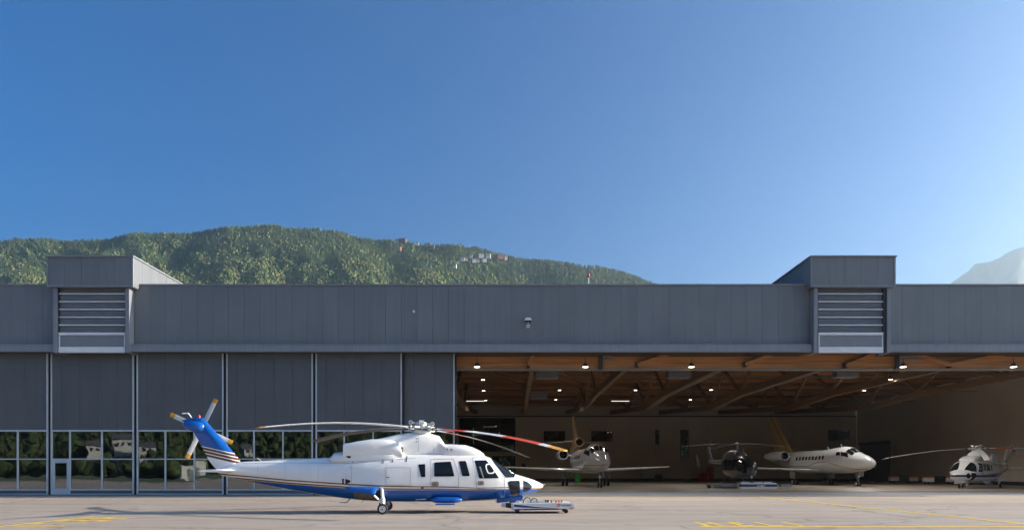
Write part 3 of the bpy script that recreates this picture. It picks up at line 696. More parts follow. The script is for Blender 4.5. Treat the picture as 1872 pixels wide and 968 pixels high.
# timber header over the opening
hd = child(thing('timber_header', None, None), hangar)
yh = 44.75
zh0, zh1 = ZP(675.5, yh), ZP(643, yh)
for i in range(3): MB().box(XL+.02, XR-.02, yh+.004*i, yh+.4, zh0+.06+(zh1-zh0)*i/3+.006, zh0+.06+(zh1-zh0)*(i+1)/3-.006).build('beam', M['glulam'], hd)
MB().box(XL+.02, XR-.02, yh+.42, yh+.6, zh1+.07, ZC).build('upper_boarding', M['glulam'], hd)
MB().box(XL+.02, XR-.02, yh-.09, yh+.42, zh0-.01, zh0+.05).build('steel_angle', M['grey_metal'], hd)
for px0, py0, px1, py1 in ((966,668,975,647),(1165,667,1225,646),(1362,666,1415,646),(1545,668,1600,646),(1735,667,1835,647),(1735,667,1672,646),(700,667,760,646),(500,667,560,646),(1940,667,2000,646)):
    p = W(px0, py0, yh-.15); q = W(px1, py1, yh-.15); MB().bar(p, q, .22, .34, up=(0,-1,0)).build('brace', M['glulam'], hd)
    MB().box(p.x-.1, p.x+.1, yh-.27, yh-.003, p.z-.16, p.z+.16).build('bracket', M['dark_metal'], hd)
# trusses running to the back
def chordz(y): return 9.15 if y < 70 else 9.15 - .5*min(1,(y-70)/10) + max(0, (y-80)/(YB-80))*(zt_b-9.4)
for tx_ in (-41, -34, -27.3, -20.4, -13.5, -5.8, 1.45, 8.5, 15.5, 23.2, 32.6, 41.5):
    tr = child(thing('timber_truss', None, None), hangar)
    ys_ = [45.4, 52, 58, 64, 70, 75, 80, 86, 92, 100, YB-.1]
    full = tx_ > -15
    for a, b in zip(ys_[:-1], ys_[1:]): MB().bar((tx_, a, chordz(a)+.3), (tx_, b, chordz(b)+.3), .38, .6).build('chord', M['glulam_y'], tr)
    if full:
        for i in range(0, len(ys_)-2):
            a, b = ys_[i], ys_[i+1]; top = ZC-.05 if (a if i % 2 else b) < 78 else ZC - .05 - ((a if i % 2 else b)-78)/(YB-78)*(ZC-zt_b-.6)
            p = (tx_, a, chordz(a)+.5) if i % 2 == 0 else (tx_, b, chordz(b)+.5); q = (tx_, b, top) if i % 2 == 0 else (tx_, a, top)
            MB().bar(p, q, .24, .30).build('web', M['glulam_y'], tr)
        MB().box(tx_-.28, tx_+.28, YB-.35, YB-.02, 0.01, .3).build('foot', M['dark_metal'], tr)
        # cable tray along the chord
        if tx_ in (15.5, 23.2):
            for a, b in zip(ys_[:-1], ys_[1:]): MB().bar((tx_+.42, a, chordz(a)+.1), (tx_+.42, b, chordz(b)+.1), .3, .07).build('cable_tray', M['grey_metal'], tr)
for k_, yy in enumerate((50, 55, 60, 65.5, 71, 76.5, 82, 87.5, 93, 98.5, 104)):
    zc_ = ZC if yy < 78 else ZC - (yy-78)/(YB-78)*(ZC-zt_b-.6)
    MB().box(XL+.05, XR-.05, yy-.11, yy+.11, zc_-.42, zc_-.01).build('purlin', M['glulam'], hangar)
for yy, zz in ((57, 10.6), (66, 10.6), (77, 10.5), (89, 10.6)):
    MB().box(XL+2, XR-2, yy-.05, yy+.05, zz, zz+.07).build('conduit', M['grey_metal'], hangar)
# wind braces under the ceiling
for x0, x1 in ((-5.8,1.45),(1.45,8.5),(8.5,15.5),(15.5,23.2),(23.2,32.6),(32.6,41.5)):
    MB().bar((x0+.3,58,11.9),(x1-.3,80,11.4), .16, .2).build('wind_brace', M['glulam_y'], hangar)
# steel gantry over the left office front and grey duct boxes in the truss space
for k_, (px, py, d_) in enumerate(((1000,684,56),(985,722,74),(1240,683,56),(1545,682,56))):
    c = W(px, py, d_); MB().box(c.x-.9, c.x+.9, c.y-.5, c.y+.5, c.z-.35, c.z+.35).build('duct_box', M['grey_metal'], hangar)
# pipe brackets on the header
for px in (1098, 1640):
    c = W(px, 660, yh-.2)
    MB().box(c.x-.12, c.x+.12, c.y-.08, c.y+.08, c.z-.55, c.z+.5).build('pipe_post', M['dark_metal'], hangar)
    for dz in (.28, .05): MB().box(c.x+.13, c.x+(.75 if px < 1200 else 1.75), c.y-.04, c.y+.04, c.z+dz, c.z+dz+.09).build('pipe', M['grey_metal'], hangar)

# lamps: each a thing of its own
def downlight(px, py, d, r, lab, cord=.25):
    c = W(px, py, d); t = thing('ceiling_lamp', lab, 'lamp', (c.x, c.y, c.z), 0, 'downlights in the hall')
    MB().tube([(0,0,-.002),(0,0,.05),(0,0,r*.9),(0,0,r*1.25)], [r,r*1.02,r*.7,r*.3], 16).build('shade', M['lampbody'], t, smooth=40)
    MB().tube([(0,0,-.016),(0,0,-.004)], r*.88, 16).build('lens', M['lamp'], t)
    ld = bpy.data.lights.new('lamp_light', 'SPOT'); ld.energy = 290*(1.3 if d < 50 else 1)*(3.6 if c.x > 30 and d > 50 else 1); ld.spot_size = R(160); ld.spot_blend = .6; ld.color = (1,.94,.86); ld.shadow_soft_size = r*.8
    lo = bpy.data.objects.new('lamp_light', ld); COL.objects.link(lo); lo.parent = t; lo.location = (0,0,-.06)
    MB().tube([(0,0,r*1.25),(0,0,r*1.25+cord)], r*.12, 6).build('stem', M['lampbody'], t)
NTH = ['leftmost','second from left','third from left','fourth from left','fifth from left']
for i, px in enumerate((872,1070,1264,1651,1853)): downlight(px, 670, yh-.75, .20, 'round lit downlight before the timber header, %s of its row' % NTH[i], .3)
for px, py, d, lab in ((883,693.5,58,'lit downlight in the dark ceiling, top of the short column by the doors'),(884,713.5,70,'lit downlight in the ceiling, middle of the column by the doors'),(888,731,84,'lit downlight above the long tube lamp by the doors'),
        (1023,712.5,70,'lit downlight left of the trijet ceiling bay, upper of two'),(1016,730,84,'lit downlight left of the trijet ceiling bay, lower of two'),(1162,712.5,70,'lit downlight above the right wing of the trijet'),
        (1300,712,70,'lit downlight over the dark helicopter, upper one'),(1262,730,77,'lit downlight over the dark helicopter, lower one'),(1580,713,70,'lit downlight over the right jet nose'),(1628,693,58,'lit downlight high in the right ceiling bay')):
    downlight(px, py, d, .17, lab, .5)
for px, lab in ((869,'long lit tube lamp hanging by the closed doors'),(1134,'long lit tube lamp hanging behind the trijet')):
    c = W(px, 732, 84); t = thing('tube_lamp', lab, 'lamp', (c.x, c.y, c.z), 0, 'tube lamps in the hall')
    MB().box(-1.15,1.15,-.12,.12,.0,.12).build('housing', M['lampbody'], t); MB().box(-1.1,1.1,-.07,.07,-.06,-.003).build('tube', M['tubelight'], t)
    for sx in (-.8,.8): MB().tube([(sx,0,.12),(sx,0,.9)], .015, 6).build('hanger', M['grey_metal'], t)
# on the fascia
c = W(965.5, 588, FY-.25); t = thing('floodlight', 'small white floodlight fixed to the middle of the fascia', 'floodlight', (c.x, FY, c.z))
MB().box(-.12,.12,-.06,-.002,-.32,-.1).build('wall_bracket', M['alu'], t); MB().tube([(0,-.06,-.16),(0,-.22,-.1),(0,-.24,.03)], .05, 8).build('arm', M['alu'], t, smooth=40)
MB().loft([[(x_*sx, y_-.28, z_+.12) for x_, y_, z_ in ((-.2,-.2,-.06),(.2,-.2,-.06),(.2,.2,.0),(-.2,.2,.0))] if k == 0 else [(x_*.75, y_*.8-.28, z_+.26) for x_, y_, z_ in ((-.2,-.2,-.03),(.2,-.2,-.03),(.2,.2,.02),(-.2,.2,.02))] for k, sx in enumerate((1.1,1.0))]).build('head', M['white'], t)
MB().box(-.19,.19,-.47,-.1,.02,.055).build('lens', M['black'], t)
c = W(756.5, 569, FY); t = thing('wall_sensor', 'tiny white sensor on the fascia above the doors', 'sensor', (c.x, FY, c.z))
MB().box(-.06,.06,-.05,-.002,-.07,.07).build('plate', M['white'], t); MB().tube([(0,-.05,0),(0,-.12,0)], [.05,.03], 10).build('eye', M['white'], t)
c = W(1076, 516, 47.0); t = thing('obstruction_light', 'red obstruction light on a short white mast above the parapet', 'beacon', (c.x, 47.0, ZPAR-.35))
MB().tube([(0,0,-.01),(0,0,ZP(507,47)-ZPAR+.35)], .028, 8).build('mast', M['white'], t); zz = ZP(507,47)-ZPAR+.35
MB().tube([(0,0,zz),(0,0,zz+.06),(0,0,zz+.2),(0,0,zz+.32)], [.05,.09,.09,.04], 12).build('lens', M['red'], t, smooth=40)
# ------------------------------------------------------------------ twin-engine helicopter (white / blue; reused for the second one)
PSI = R(6.2); HD = 25.5; HX = XP(770, HD); CS, SN = math.cos(PSI), math.sin(PSI)
def LP(px, py, b=0.0):
    """photograph pixel -> helicopter metres (a forward, z up) for a point b metres to its right of the centre plane"""
    q = (px - VX) / F
    a = (q * (HD - b * CS) - HX - b * SN) / (CS - q * SN)
    return a, CAM_H + (VY - py) / F * (HD + a * SN - b * CS)
class Body:
    """lofted body: superellipse sections, b(a, z) lookup for patches that sit on the skin"""
    def __init__(s, st):
        s.a = np.array([q[0] for q in st]); o = np.argsort(s.a); s.a = s.a[o]
        s.top, s.bot, s.hw, s.n1, s.n2, s.mid = [np.array([q[i] for q in st])[o] for i in range(1, 7)]
    def at(s, a):
        f = lambda arr: float(np.interp(a, s.a, arr))
        t, b = f(s.top), f(s.bot); return t, b, f(s.hw), f(s.n1), f(s.n2), b + f(s.mid) * (t - b)
    def half(s, a, z):
        t, b, hw, n1, n2, zc = s.at(a)
        k, n = ((z - zc) / max(t - zc, 1e-4), n1) if z > zc else ((zc - z) / max(zc - b, 1e-4), n2)
        k = min(max(k, 0), .9995); return hw * (1 - k ** n) ** (1 / n)
    def ring(s, a, N=44):
        t, b, hw, n1, n2, zc = s.at(a); r = []
        for i in range(N):
            th = 2 * math.pi * i / N; c, si = math.cos(th), math.sin(th); n = n1 if si >= 0 else n2
            yy = hw * math.copysign(abs(c) ** (2 / n), c); zz = zc + (t - zc if si >= 0 else zc - b) * math.copysign(abs(si) ** (2 / n), si); r.append((a, yy, zz))
        return r
    def mesh(s, sub=3):
        A = []
        for p, q in zip(s.a[:-1], s.a[1:]): A += [p + (q - p) * i / sub for i in range(sub)]
        A.append(s.a[-1]); mb = MB(); mb.loft([s.ring(a) for a in A]); return mb
    def skin(s, a, z, side, off):
        e = .02; b = s.half(a, z); da = (s.half(a + e, z) - s.half(a - e, z)) / (2 * e); dz = (s.half(a, z + e) - s.half(a, z - e)) / (2 * e)
        n = Vector((-da, 1, -dz)).normalized(); p = Vector((a, b, z)) + n * off
        return (p.x, -p.y if side > 0 else p.y, p.z)        # side +1: the right hand side (towards the camera), local -y
    def patch(s, poly, side, off=.008, rings=7, dens=6):
        """polygon in (a, z), roughly convex, laid on the skin"""
        P = []
        for i in range(len(poly)):
            p, q = poly[i], poly[(i + 1) % len(poly)]
            P += [(p[0] + (q[0]-p[0])*k/dens, p[1] + (q[1]-p[1])*k/dens) for k in range(dens)]
        ca = sum(p[0] for p in P) / len(P); cz = sum(p[1] for p in P) / len(P); mb = MB(); n = len(P)
        for r in range(rings):
            k = 1 - r / rings; mb.v += [s.skin(ca + (p[0]-ca)*k, cz + (p[1]-cz)*k, side, off) for p in P]
        mb.v.append(s.skin(ca, cz, side, off)); c = len(mb.v) - 1
        mb.v += [s.skin(p[0], p[1], side, -.01) for p in P]
        for r in range(rings - 1):
            for i in range(n): mb.f.append((r*n+i, r*n+(i+1)%n, (r+1)*n+(i+1)%n, (r+1)*n+i))
        for i in range(n): mb.f.append(((rings-1)*n+i, (rings-1)*n+(i+1)%n, c)); mb.f.append((i, (i+1)%n, c+1+(i+1)%n, c+1+i))
        mb.m = [0] * len(mb.f); return mb
    def line(s, pts, side, wd=.014, off=.006, closed=True, dens=8):
        P = []
        m_ = len(pts) if closed else len(pts) - 1
        for i in range(m_):
            p, q = pts[i], pts[(i + 1) % len(pts)]; P += [(p[0]+(q[0]-p[0])*k/dens, p[1]+(q[1]-p[1])*k/dens) for k in range(dens + (0 if closed or i < m_-1 else 1))]
        mb = MB(); n = len(P)
        ca = sum(p[0] for p in P)/n; cz = sum(p[1] for p in P)/n
        for i, p in enumerate(P):
            a_, b_ = P[(i-1) % n] if closed or i else p, P[(i+1) % n] if closed or i < n-1 else p
            tx_, tz_ = b_[0]-a_[0], b_[1]-a_[1]; l_ = math.hypot(tx_, tz_) or 1; nx, nz = -tz_/l_*wd/2, tx_/l_*wd/2
            mb.v += [s.skin(p[0]+nx, p[1]+nz, side, off), s.skin(p[0]-nx, p[1]-nz, side, off)]
        for i in range(n if closed else n-1): j = (i+1) % n; mb.f.append((2*i, 2*i+1, 2*j+1, 2*j))
        mb.m = [0]*len(mb.f); return mb
def rounded(poly, r=.22, k=3):
    out = []; n = len(poly)
    for i in range(n):
        p0, p1, p2 = poly[i-1], poly[i], poly[(i+1) % n]
        A = (p1[0]+(p0[0]-p1[0])*r, p1[1]+(p0[1]-p1[1])*r); B = (p1[0]+(p2[0]-p1[0])*r, p1[1]+(p2[1]-p1[1])*r)
        for j in range(k+1):
            t = j/k; out.append(((1-t)**2*A[0]+2*t*(1-t)*p1[0]+t*t*B[0], (1-t)**2*A[1]+2*t*(1-t)*p1[1]+t*t*B[1]))
    return out
def stations(rows, bcol=3):
    st = []
    for px, ty_, by_, hw, n1, n2, mid in rows:
        a, zt = LP(px, ty_); _, zb = LP(px, by_); st.append((a, zt, zb, hw, n1, n2, mid))
    return st
FUS = Body(stations([
 (993.5,886.8,888.2,.02,2,2,.5),(991.5,884.0,890.6,.13,2,2,.48),(986,880.8,894.6,.28,2.1,2.1,.46),(975,875.8,899.6,.45,2.2,2.2,.44),(962,871.4,903.4,.61,2.2,2.3,.42),(950,867.8,905.8,.74,2.25,2.4,.42),
 (941,865.2,907.2,.81,2.2,2.5,.43),(930,857.8,908.6,.88,2.2,2.6,.44),(918,849.8,910.4,.94,2.3,2.7,.45),(905,841.4,912.1,.985,2.5,2.8,.45),(898,837,912.8,1.0,2.6,2.9,.45),
 (885,831.8,913.6,1.02,2.8,3,.45),(865,829.2,914.4,1.03,3,3,.45),(840,828.6,915.2,1.04,3,3,.45),(800,828.6,915.8,1.05,3,3,.45),(740,829,915.8,1.05,3,3,.45),
 (700,830.5,915.2,1.03,2.9,2.9,.46),(670,832,913.6,.97,2.7,2.8,.48),(640,833.5,911,.88,2.5,2.6,.5),(610,835.2,907.2,.76,2.3,2.4,.52),(580,836.6,902.8,.65,2.2,2.2,.54),
 (550,838,897.8,.54,2.1,2.1,.56),(520,839.4,892.4,.45,2,2,.58),(480,841.2,884.8,.35,2,2,.6),(445,843,877.2,.27,2,2,.6),(422,846.5,871.8,.2,2,2,.6),(406,853,868.6,.12,2,2,.6),(398,858.5,864.5,.03,2,2,.5)]))
COWL = Body(stations([
 (884,828.4,834,.40,2.2,3,.3),(876,822.5,834,.56,2.4,3,.3),(864,817,835,.62,2.6,3,.3),(851,813,836,.64,2.8,3,.3),(830,811.6,836,.63,3,3,.3),(813,811.2,836,.60,3,3,.3),
 (808,803.5,836,.52,3,3,.3),(803,796.2,836,.48,3,3,.3),(790,793.2,836,.50,3,3,.3),(770,791.4,836,.52,3,3,.3),(748,790.4,836,.53,3,3,.3),(725,794,838,.55,3,3,.3),(703,799,838,.58,3,3,.3),(674,805,838,.6,3,3,.3),(633,809.7,838,.6,3,3,.3)]))
NAC = stations([(632.5,812.5,836,.17,3,3,.5),(655,807.5,836,.20,3,3,.5),(682,803.2,837,.22,3,3,.5),(705,803.5,837,.225,3,3,.5),(722,805.8,837,.225,3,3,.5),(732,809.5,836,.22,3,3,.5),(738,829,836,.2,2.5,3,.5)])
DECK = Body(stations([(606,835.5,842,.5,2.5,3,.3),(609,832.5,843,.62,2.8,3,.3),(614,826.7,845,.68,3,3,.3),(632,825,846,.74,3,3,.3),(650,823.6,846,.78,3,3,.3),(692,821,846,.84,3,3,.3),(722,822,846,.86,3,3,.3),(734,829.5,846,.8,3,3,.3)]))
BLUE_PX = [385,410,475,524,580,636,700,760,800,870,941,993]; BLUE_PY = [872,874.5,880,884.5,888,891.3,895,895,894.6,895.3,893.8,893.2]
STR_A, STR_Z = zip(*[LP(p, q, .96 if p > 640 else .5) for p, q in zip(BLUE_PX, BLUE_PY)])
def stripe_s(a, z):
    k = np.interp(a, [LP(700,890,.96)[0], LP(880,890,.96)[0]], [1.0, .55]); return (z - np.interp(a, STR_A, STR_Z)) / k
WHT = (.87,.865,.85); BL = (.002,.095,.40); BRN = (.14,.055,.03); GLD = (.62,.42,.16)
M['paint_main'] = paint('white_blue_livery', [(-.5,BL),(0,GLD),(.03,BRN),(.07,WHT),(.12,GLD),(.128,BRN),(.165,GLD),(.175,WHT)], -.5, .5)
M['paint_navy'] = paint('white_navy_livery', [(-.5,WHT),(.02,BRN),(.06,(.010,.026,.15)),(.32,WHT)], -.5, .5)
M['fin_main'] = paint('fin_livery', [(-1,BL),(0,WHT),(.03,BRN),(.115,WHT),(.145,BRN),(.23,WHT),(.26,BRN),(.345,WHT)], -1, 1)
M['fin_navy'] = paint('fin_livery_white', [(-1,WHT),(0,(.1,.02,.03)),(.05,WHT)], -1, 1)
BW = (.78,.77,.75); BR = (.72,.07,.02); YL = (.72,.34,.02)
M['blade_band'] = paint('red_and_white_blade', [(0,BW),(1.2,BR),(2.3,BW),(4.05,BR),(5.6,BW),(5.95,YL)], 0, 7, rough=.35, coat=.2)
M['blade_white'] = paint('pale_blade', [(0,BW),(6.45,YL)], 0, 7, rough=.35, coat=.2)
M['tail_blade'] = paint('white_tail_blade', [(0,(.68,.67,.65)),(1.03,YL)], 0, 1.4, rough=.35, coat=.2)

def wheel(parent, c, r, wd, lab=None):
    t = thing('wheel', None, None, c); t.parent = parent
    n = 22; pr = [(-wd/2,.62*r),(-wd/2,.86*r),(-wd*.33,.97*r),(0,r),(wd*.33,.97*r),(wd/2,.86*r),(wd/2,.62*r)]
    MB().loft([[(rr*math.cos(2*math.pi*k/n), y, rr*math.sin(2*math.pi*k/n)) for k in range(n)] for y, rr in pr]).build('tyre', M['rubber'], t, smooth=40)
    pr = [(-wd/2-.012,.08*r),(-wd/2-.02,.2*r),(-wd/2-.006,.25*r),(-wd/2-.004,.5*r),(-wd/2-.014,.60*r),(wd/2+.014,.60*r),(wd/2+.004,.5*r),(wd/2+.006,.25*r),(wd/2+.02,.2*r),(wd/2+.012,.08*r)]
    MB().loft([[(rr*math.cos(2*math.pi*k/n), y, rr*math.sin(2*math.pi*k/n)) for k in range(n)] for y, rr in pr]).build('rim', M['rim'], t, smooth=30)
    for sy in (-1, 1):
        b = MB()
        for k in range(6):
            an = math.pi*k/3; b.tube([(.37*r*math.cos(an), sy*(wd/2+.004), .37*r*math.sin(an)), (.37*r*math.cos(an), sy*(wd/2+.012), .37*r*math.sin(an))], .09*r, 6)
        b.tube([(0, sy*(wd/2), 0), (0, sy*(wd/2+.03), 0)], .15*r, 10)
        b.build('hub_bolts', M['dark_metal'], t)
    return t
def blade_mesh(Rr, chord, droop, th=.045, root=.75, sweep=True):
    mb = MB(); A = []; rings = []; N = 22
    for i in range(N + 1):
        r = root + (Rr - root) * i / N; k = r / Rr
        c = chord * (1 if k > .16 else .55); zz = -droop * k ** 2.2
        off = -.0
        if sweep and k > .95: off = -(k - .95) * 5 * .35; c *= 1 - (k - .95) * 5
        pts = []
        for yy, zt in ((.30,0),(.18,.5),(0,.55),(-.35,.3),(-.70,0),(-.35,-.25),(0,-.45),(.18,-.45)):
            pts.append((r, off + yy * c, zz + zt * th + yy * c * .12)); A.append(r)
        rings.append(pts)
    mb.loft(rings); n = 8
    mi = []
    for f in mb.f:
        ks = sorted(i % n for i in f) if len(f) == 4 else [0]
        mi.append(1 if len(f) == 4 and max(ks) >= 5 else 0)
    mb.m = mi; return mb, A

def helicopter(name, label, loc, rz, body_m, fin_m, trim, blades, gear_z=0.0, tail_m=None, group=None, far_blades=None, nose_gear=False):
    H = thing(name, label, 'helicopter', loc, rz, group)
    fm = FUS.mesh(3); att = [stripe_s(v[0], v[2]) for v in fm.v]
    body = fm.build('fuselage', body_m, H, smooth=50, att=att)
    white = M['white']
    COWL.mesh(2).build('engine_cowling', white, H, smooth=38)
    DECK.mesh(2).build('exhaust_deck', white, H, smooth=38)
    for sd in (-1, 1):
        mb = MB(); rings = []
        for a, zt, zb, hw, n1, n2, mid in NAC:
            zc = (zt + zb) / 2; r = []
            for i in range(28):
                th = 2*math.pi*i/28; c, si = math.cos(th), math.sin(th)
                r.append((a, -sd*.58 + hw*1.25*math.copysign(abs(c)**(2/2.8), c), zc + (zt-zb)/2*math.copysign(abs(si)**(2/2.8), si)))
            rings.append(r)
        na = mb.loft(rings).build('engine_nacelle', white, H, smooth=42)
        # air intake lip and exhaust
        ax, az = LP(735, 822, .75); MB().tube([(ax-.10,-sd*.62,az),(ax+.015,-sd*.62,az+.0)], .12, 14).build('air_intake', M['black'], na, smooth=40)
        ax, az = LP(633, 818, .6); MB().tube([(ax+.05,-sd*.56,az),(ax-.16,-sd*.6,az)], [.13,.125], 16).build('exhaust_pipe', M['dark_metal'], na, smooth=40)
        # oval drain port on the deck flank
        q = [LP(637+4.4*math.cos(t), 833.8+2.6*math.sin(t)+.25*4.4*math.cos(t), .8) for t in np.linspace(0, 2*math.pi, 13)[:-1]]
        DECK.patch(q, sd, .006, 3, 1).build('vent', M['black'], H)
        # windows (measured on the right hand side, mirrored to the left)
        def pp(L_, b=1.0): return [LP(x, y, b) for x, y in L_]
        e = lambda x, y: (560 + x/6.24, 780 + y/6.24)
        FUS.patch(rounded(pp([e(1278,425),e(1356,420),e(1358,568),e(1308,566)]), .12), sd).build('cabin_window', M['black_glass'], H, smooth=60)
        FUS.patch(rounded(pp([e(1460,402),e(1648,392),e(1690,560),e(1458,562)]), .08), sd).build('cabin_window', M['black_glass'], H, smooth=60)
        FUS.patch(rounded(pp([e(1742,388),e(1820,384),e(1866,556),e(1778,556)]), .12), sd).build('cabin_window', M['black_glass'], H, smooth=60)
        g = lambda x, y: (860 + x/7.447, 800 + y/7.447)
        ck = FUS.patch(rounded(pp([g(58,305),g(222,300),g(392,545),g(118,548)], .97), .08), sd).build('cockpit_window', M['black_glass'], H, smooth=60)
        bub = rounded(pp([g(215,360),g(275,355),g(330,440),g(310,478),g(240,478),g(212,410)], .95), .3); FUS.line(bub, sd, .045, .018, True, 2).build('bubble_frame', white, ck)
        FUS.patch(pp([g(118,390),g(135,385),g(185,540),g(170,545)], .95), sd, .013, 2, 3).build('seat_belt_strip', M['seam'], ck)
        # windscreen half
        wsz = []
        for (x, y, t) in ((277,287,.975),(330,322,.975),(400,365,.975),(470,405,.975),(540,445,.975),(608,486,.97),(607,500,None),(594,537,None),(480,540,None),(440,490,None),(380,415,None),(320,340,None)):
            px, py = g(x, y); b = .06 if t else .72
            for _ in range(6):
                a, zz = LP(px, py, b); tp, bt, hw, n1, n2, zc = FUS.at(a)
                if t: zz = zc + (tp - zc) * t
                zz = min(zz, zc + (tp - zc) * .985); b = .5*b + .5*FUS.half(a, zz)
            wsz.append((a, zz))
        FUS.patch(wsz, sd, .008, 9, 4).build('windscreen', M['black_glass'], H, smooth=60)
        FUS.patch(rounded(pp([g(505,600),g(530,582),g(674,578),g(676,792),g(590,788),g(548,765)], .8), .12), sd).build('chin_window', M['black_glass'], H, smooth=60)
        FUS.patch(rounded(pp([g(714,578),g(770,592),g(820,630),g(842,660),g(815,705),g(770,722),g(716,728)], .6), .12), sd).build('landing_light_window', M['black_glass'], H, smooth=60)
        FUS.patch([LP(981.5+2.6*math.cos(t), 886.3+1.1*math.sin(t), .25) for t in np.linspace(0,2*math.pi,11)[:-1]], sd, .004, 2, 1).build('nose_vent', M['black'], H)
        # seams: doors and panels
        sm = M['seam']
        FUS.line(rounded(pp([e(1420,365),e(1680,362),e(1738,560),e(1738,678),e(1420,672)]), .06), sd, .016).build('door_seam', sm, H)
        FUS.line(rounded(pp([g(30,265),g(245,262),g(470,545),g(470,690),g(85,690),g(70,545)], .97), .05), sd, .016).build('door_seam', sm, H)
        FUS.line(rounded(pp([e(900,462),e(1188,462),e(1188,662),e(900,655)]), .04), sd, .013).build('panel_seam', sm, H)
        FUS.line(pp([(440,846.3),(524,845.2),(580,845.5),(640,846.5),(700,841.5),(760,836.5)], .5), sd, .013, .006, False).build('panel_seam', sm, H)
        FUS.line(pp([(643,848),(643.5,886)], .85), sd, .012, .006, False).build('panel_seam', sm, H)
        FUS.line(pp([g(470,690),g(468,790)], .93), sd, .012, .006, False).build('panel_seam', M['seam'], H)
        for px in (470, 522, 584): FUS.line(pp([(px,849),(px+1,868 if px < 500 else 874)], .4), sd, .007, .005, False).build('panel_seam', sm, H)
        FUS.line(pp([(706,846),(706.5,884)], 1.0), sd, .007, .005, False).build('panel_seam', sm, H)
        for p in ([(793,814.5),(793,827.5)], [(765,796),(765.5,826)], [(700,812),(700,826)]): COWL.line([LP(x, y, .55) for x, y in p], sd, .012, .006, False).build('cowl_seam', sm, H)
        COWL.patch([LP(x, y, .5) for x, y in ((760.5,800),(763,800),(763,801.6),(760.5,801.6))], sd, .008, 2, 2).build('latch', M['dark_metal'], H)
        COWL.patch([LP(x, y, .5) for x, y in ((760.5,805.5),(763,805.5),(763,807),(760.5,807))], sd, .008, 2, 2).build('latch', M['dark_metal'], H)
        for px in (818, 826): COWL.patch([LP(x, y, .6) for x, y in ((px-.6,819),(px+.6,819),(px+.6,822.5),(px-.6,822.5))], sd, .008, 2, 2).build('latch', M['dark_metal'], H)
        for x, y in ((1472,646),): 
            FUS.patch(rounded(pp([e(x-38,y-25),e(x+38,y-27),e(x+38,y+25),e(x-38,y+25)]), .25), sd, .010, 2, 2).build('handle_plate', M['gold'], H)
            FUS.patch(rounded(pp([e(x-24,y-15),e(x+24,y-15),e(x+24,y+15),e(x-24,y+15)]), .25), sd, .014, 2, 2).build('door_handle', M['seam'], H)
            FUS.patch(rounded(pp([e(x-14,y-6),e(x+14,y-6),e(x+14,y+6),e(x-14,y+6)]), .25), sd, .018, 2, 2).build('latch', M['black'], H)
        FUS.patch(rounded(pp([g(100,582),g(182,580),g(182,638),g(100,638)], .98), .25), sd, .010, 2, 2).build('handle_plate', M['gold'], H)
        FUS.patch(rounded(pp([g(114,592),g(168,592),g(168,626),g(114,626)], .98), .25), sd, .014, 2, 2).build('door_handle', M['seam'], H)
        FUS.patch(rounded(pp([g(126,600),g(158,600),g(158,616),g(126,616)], .98), .25), sd, .018, 2, 2).build('latch', M['black'], H)
        # small black marks, vents and hinges on the flank
        FUS.patch(pp([e(408,586),e(428,586),e(428,652),e(408,652)], .85), sd, .006, 2, 3).build('black_mark', M['black'], H)
        FUS.patch(pp([e(446,588),e(504,606),e(504,628),e(446,652)], .85), sd, .006, 2, 3).build('black_mark', M['black'], H)
        for x, y0, y1 in ((876,350,412),(982,342,400),(1144,332,392),(521,368,402)): FUS.patch(pp([e(x-4,y0),e(x+4,y0),e(x+4,y1),e(x-4,y1)], .93), sd, .012, 2, 3).build('hinge', M['dark_metal'], H)
        for x, y, r in ((498,456,6),(1325,690,15)): FUS.patch(pp([e(x+r*math.cos(t), y+r*math.sin(t)) for t in np.linspace(0,2*math.pi,9)[:-1]], .95), sd, .008, 2, 1).build('port', M['dark_metal'], H)
        FUS.patch(pp([e(912,568),e(946,568),e(946,577),e(912,577)], 1.0), sd, .008, 2, 2).build('latch', M['dark_metal'], H)
        FUS.patch(pp([g(320,735),g(390,745),g(320,760)], .95), sd, .010, 2, 3).build('scoop', M['dark_metal'], H)
        # float pod with step under the cabin
        c0 = LP(787, 913, 1.0); c1 = LP(845, 913, 1.0); pa = []; n = 16
        for k in range(13):
            t = k/12; a = c0[0] + (c1[0]-c0[0])*t; s_ = max(.05, 1-abs(2*t-1)**4)**.5
            pa.append([(a, -sd*(.92 + .17*s_*math.cos(2*math.pi*i/n)), c0[1] + .115*s_*math.sin(2*math.pi*i/n)) for i in range(n)])
        pod = MB().loft(pa).build('float_pod', trim, H, smooth=40)
        s0, s1 = LP(796, 921, 1.05)[0], LP(831, 921, 1.05)[0]; zz = LP(810, 920.5, 1.1)[1]
        MB().box(s0, s1, -sd*1.22, -sd*.95, zz-.025, zz+.02).build('step', trim, pod)
        # main gear: strut, wheel, open door and bay
        wx, wz = LP(699.5, 929.8, 1.22)[0], gear_z + .19
        gr = thing('main_gear', None, None); gr.parent = H; yy = -sd*1.2
        tp = LP(697, 890, 1.1); MB().tube([(tp[0],-sd*.95,tp[1]),(wx+.0,-sd*1.12,.52)], [.06,.06], 12).build('strut', M['white'], gr, smooth=40)
        MB().tube([(wx,-sd*1.12,.56),(wx,-sd*1.14,.22)], [.085,.075], 12).build('oleo', M['white'], gr, smooth=40)
        MB().tube([(wx-.26,-sd*.98,.62),(wx-.02,-sd*1.1,.42)], .035, 8).build('drag_brace', M['white'], gr, smooth=40)
        MB().tube([(wx,-sd*1.08,.19),(wx,-sd*1.3,.19)], .04, 10).build('axle', M['chrome'], gr)
        MB().bar((wx-.11,-sd*1.13,.40),(wx-.11,-sd*1.13,.22), .03, .05).build('torque_link', M['dark_metal'], gr)
        wheel(gr, (wx, -sd*1.24, wz), .19, .14)
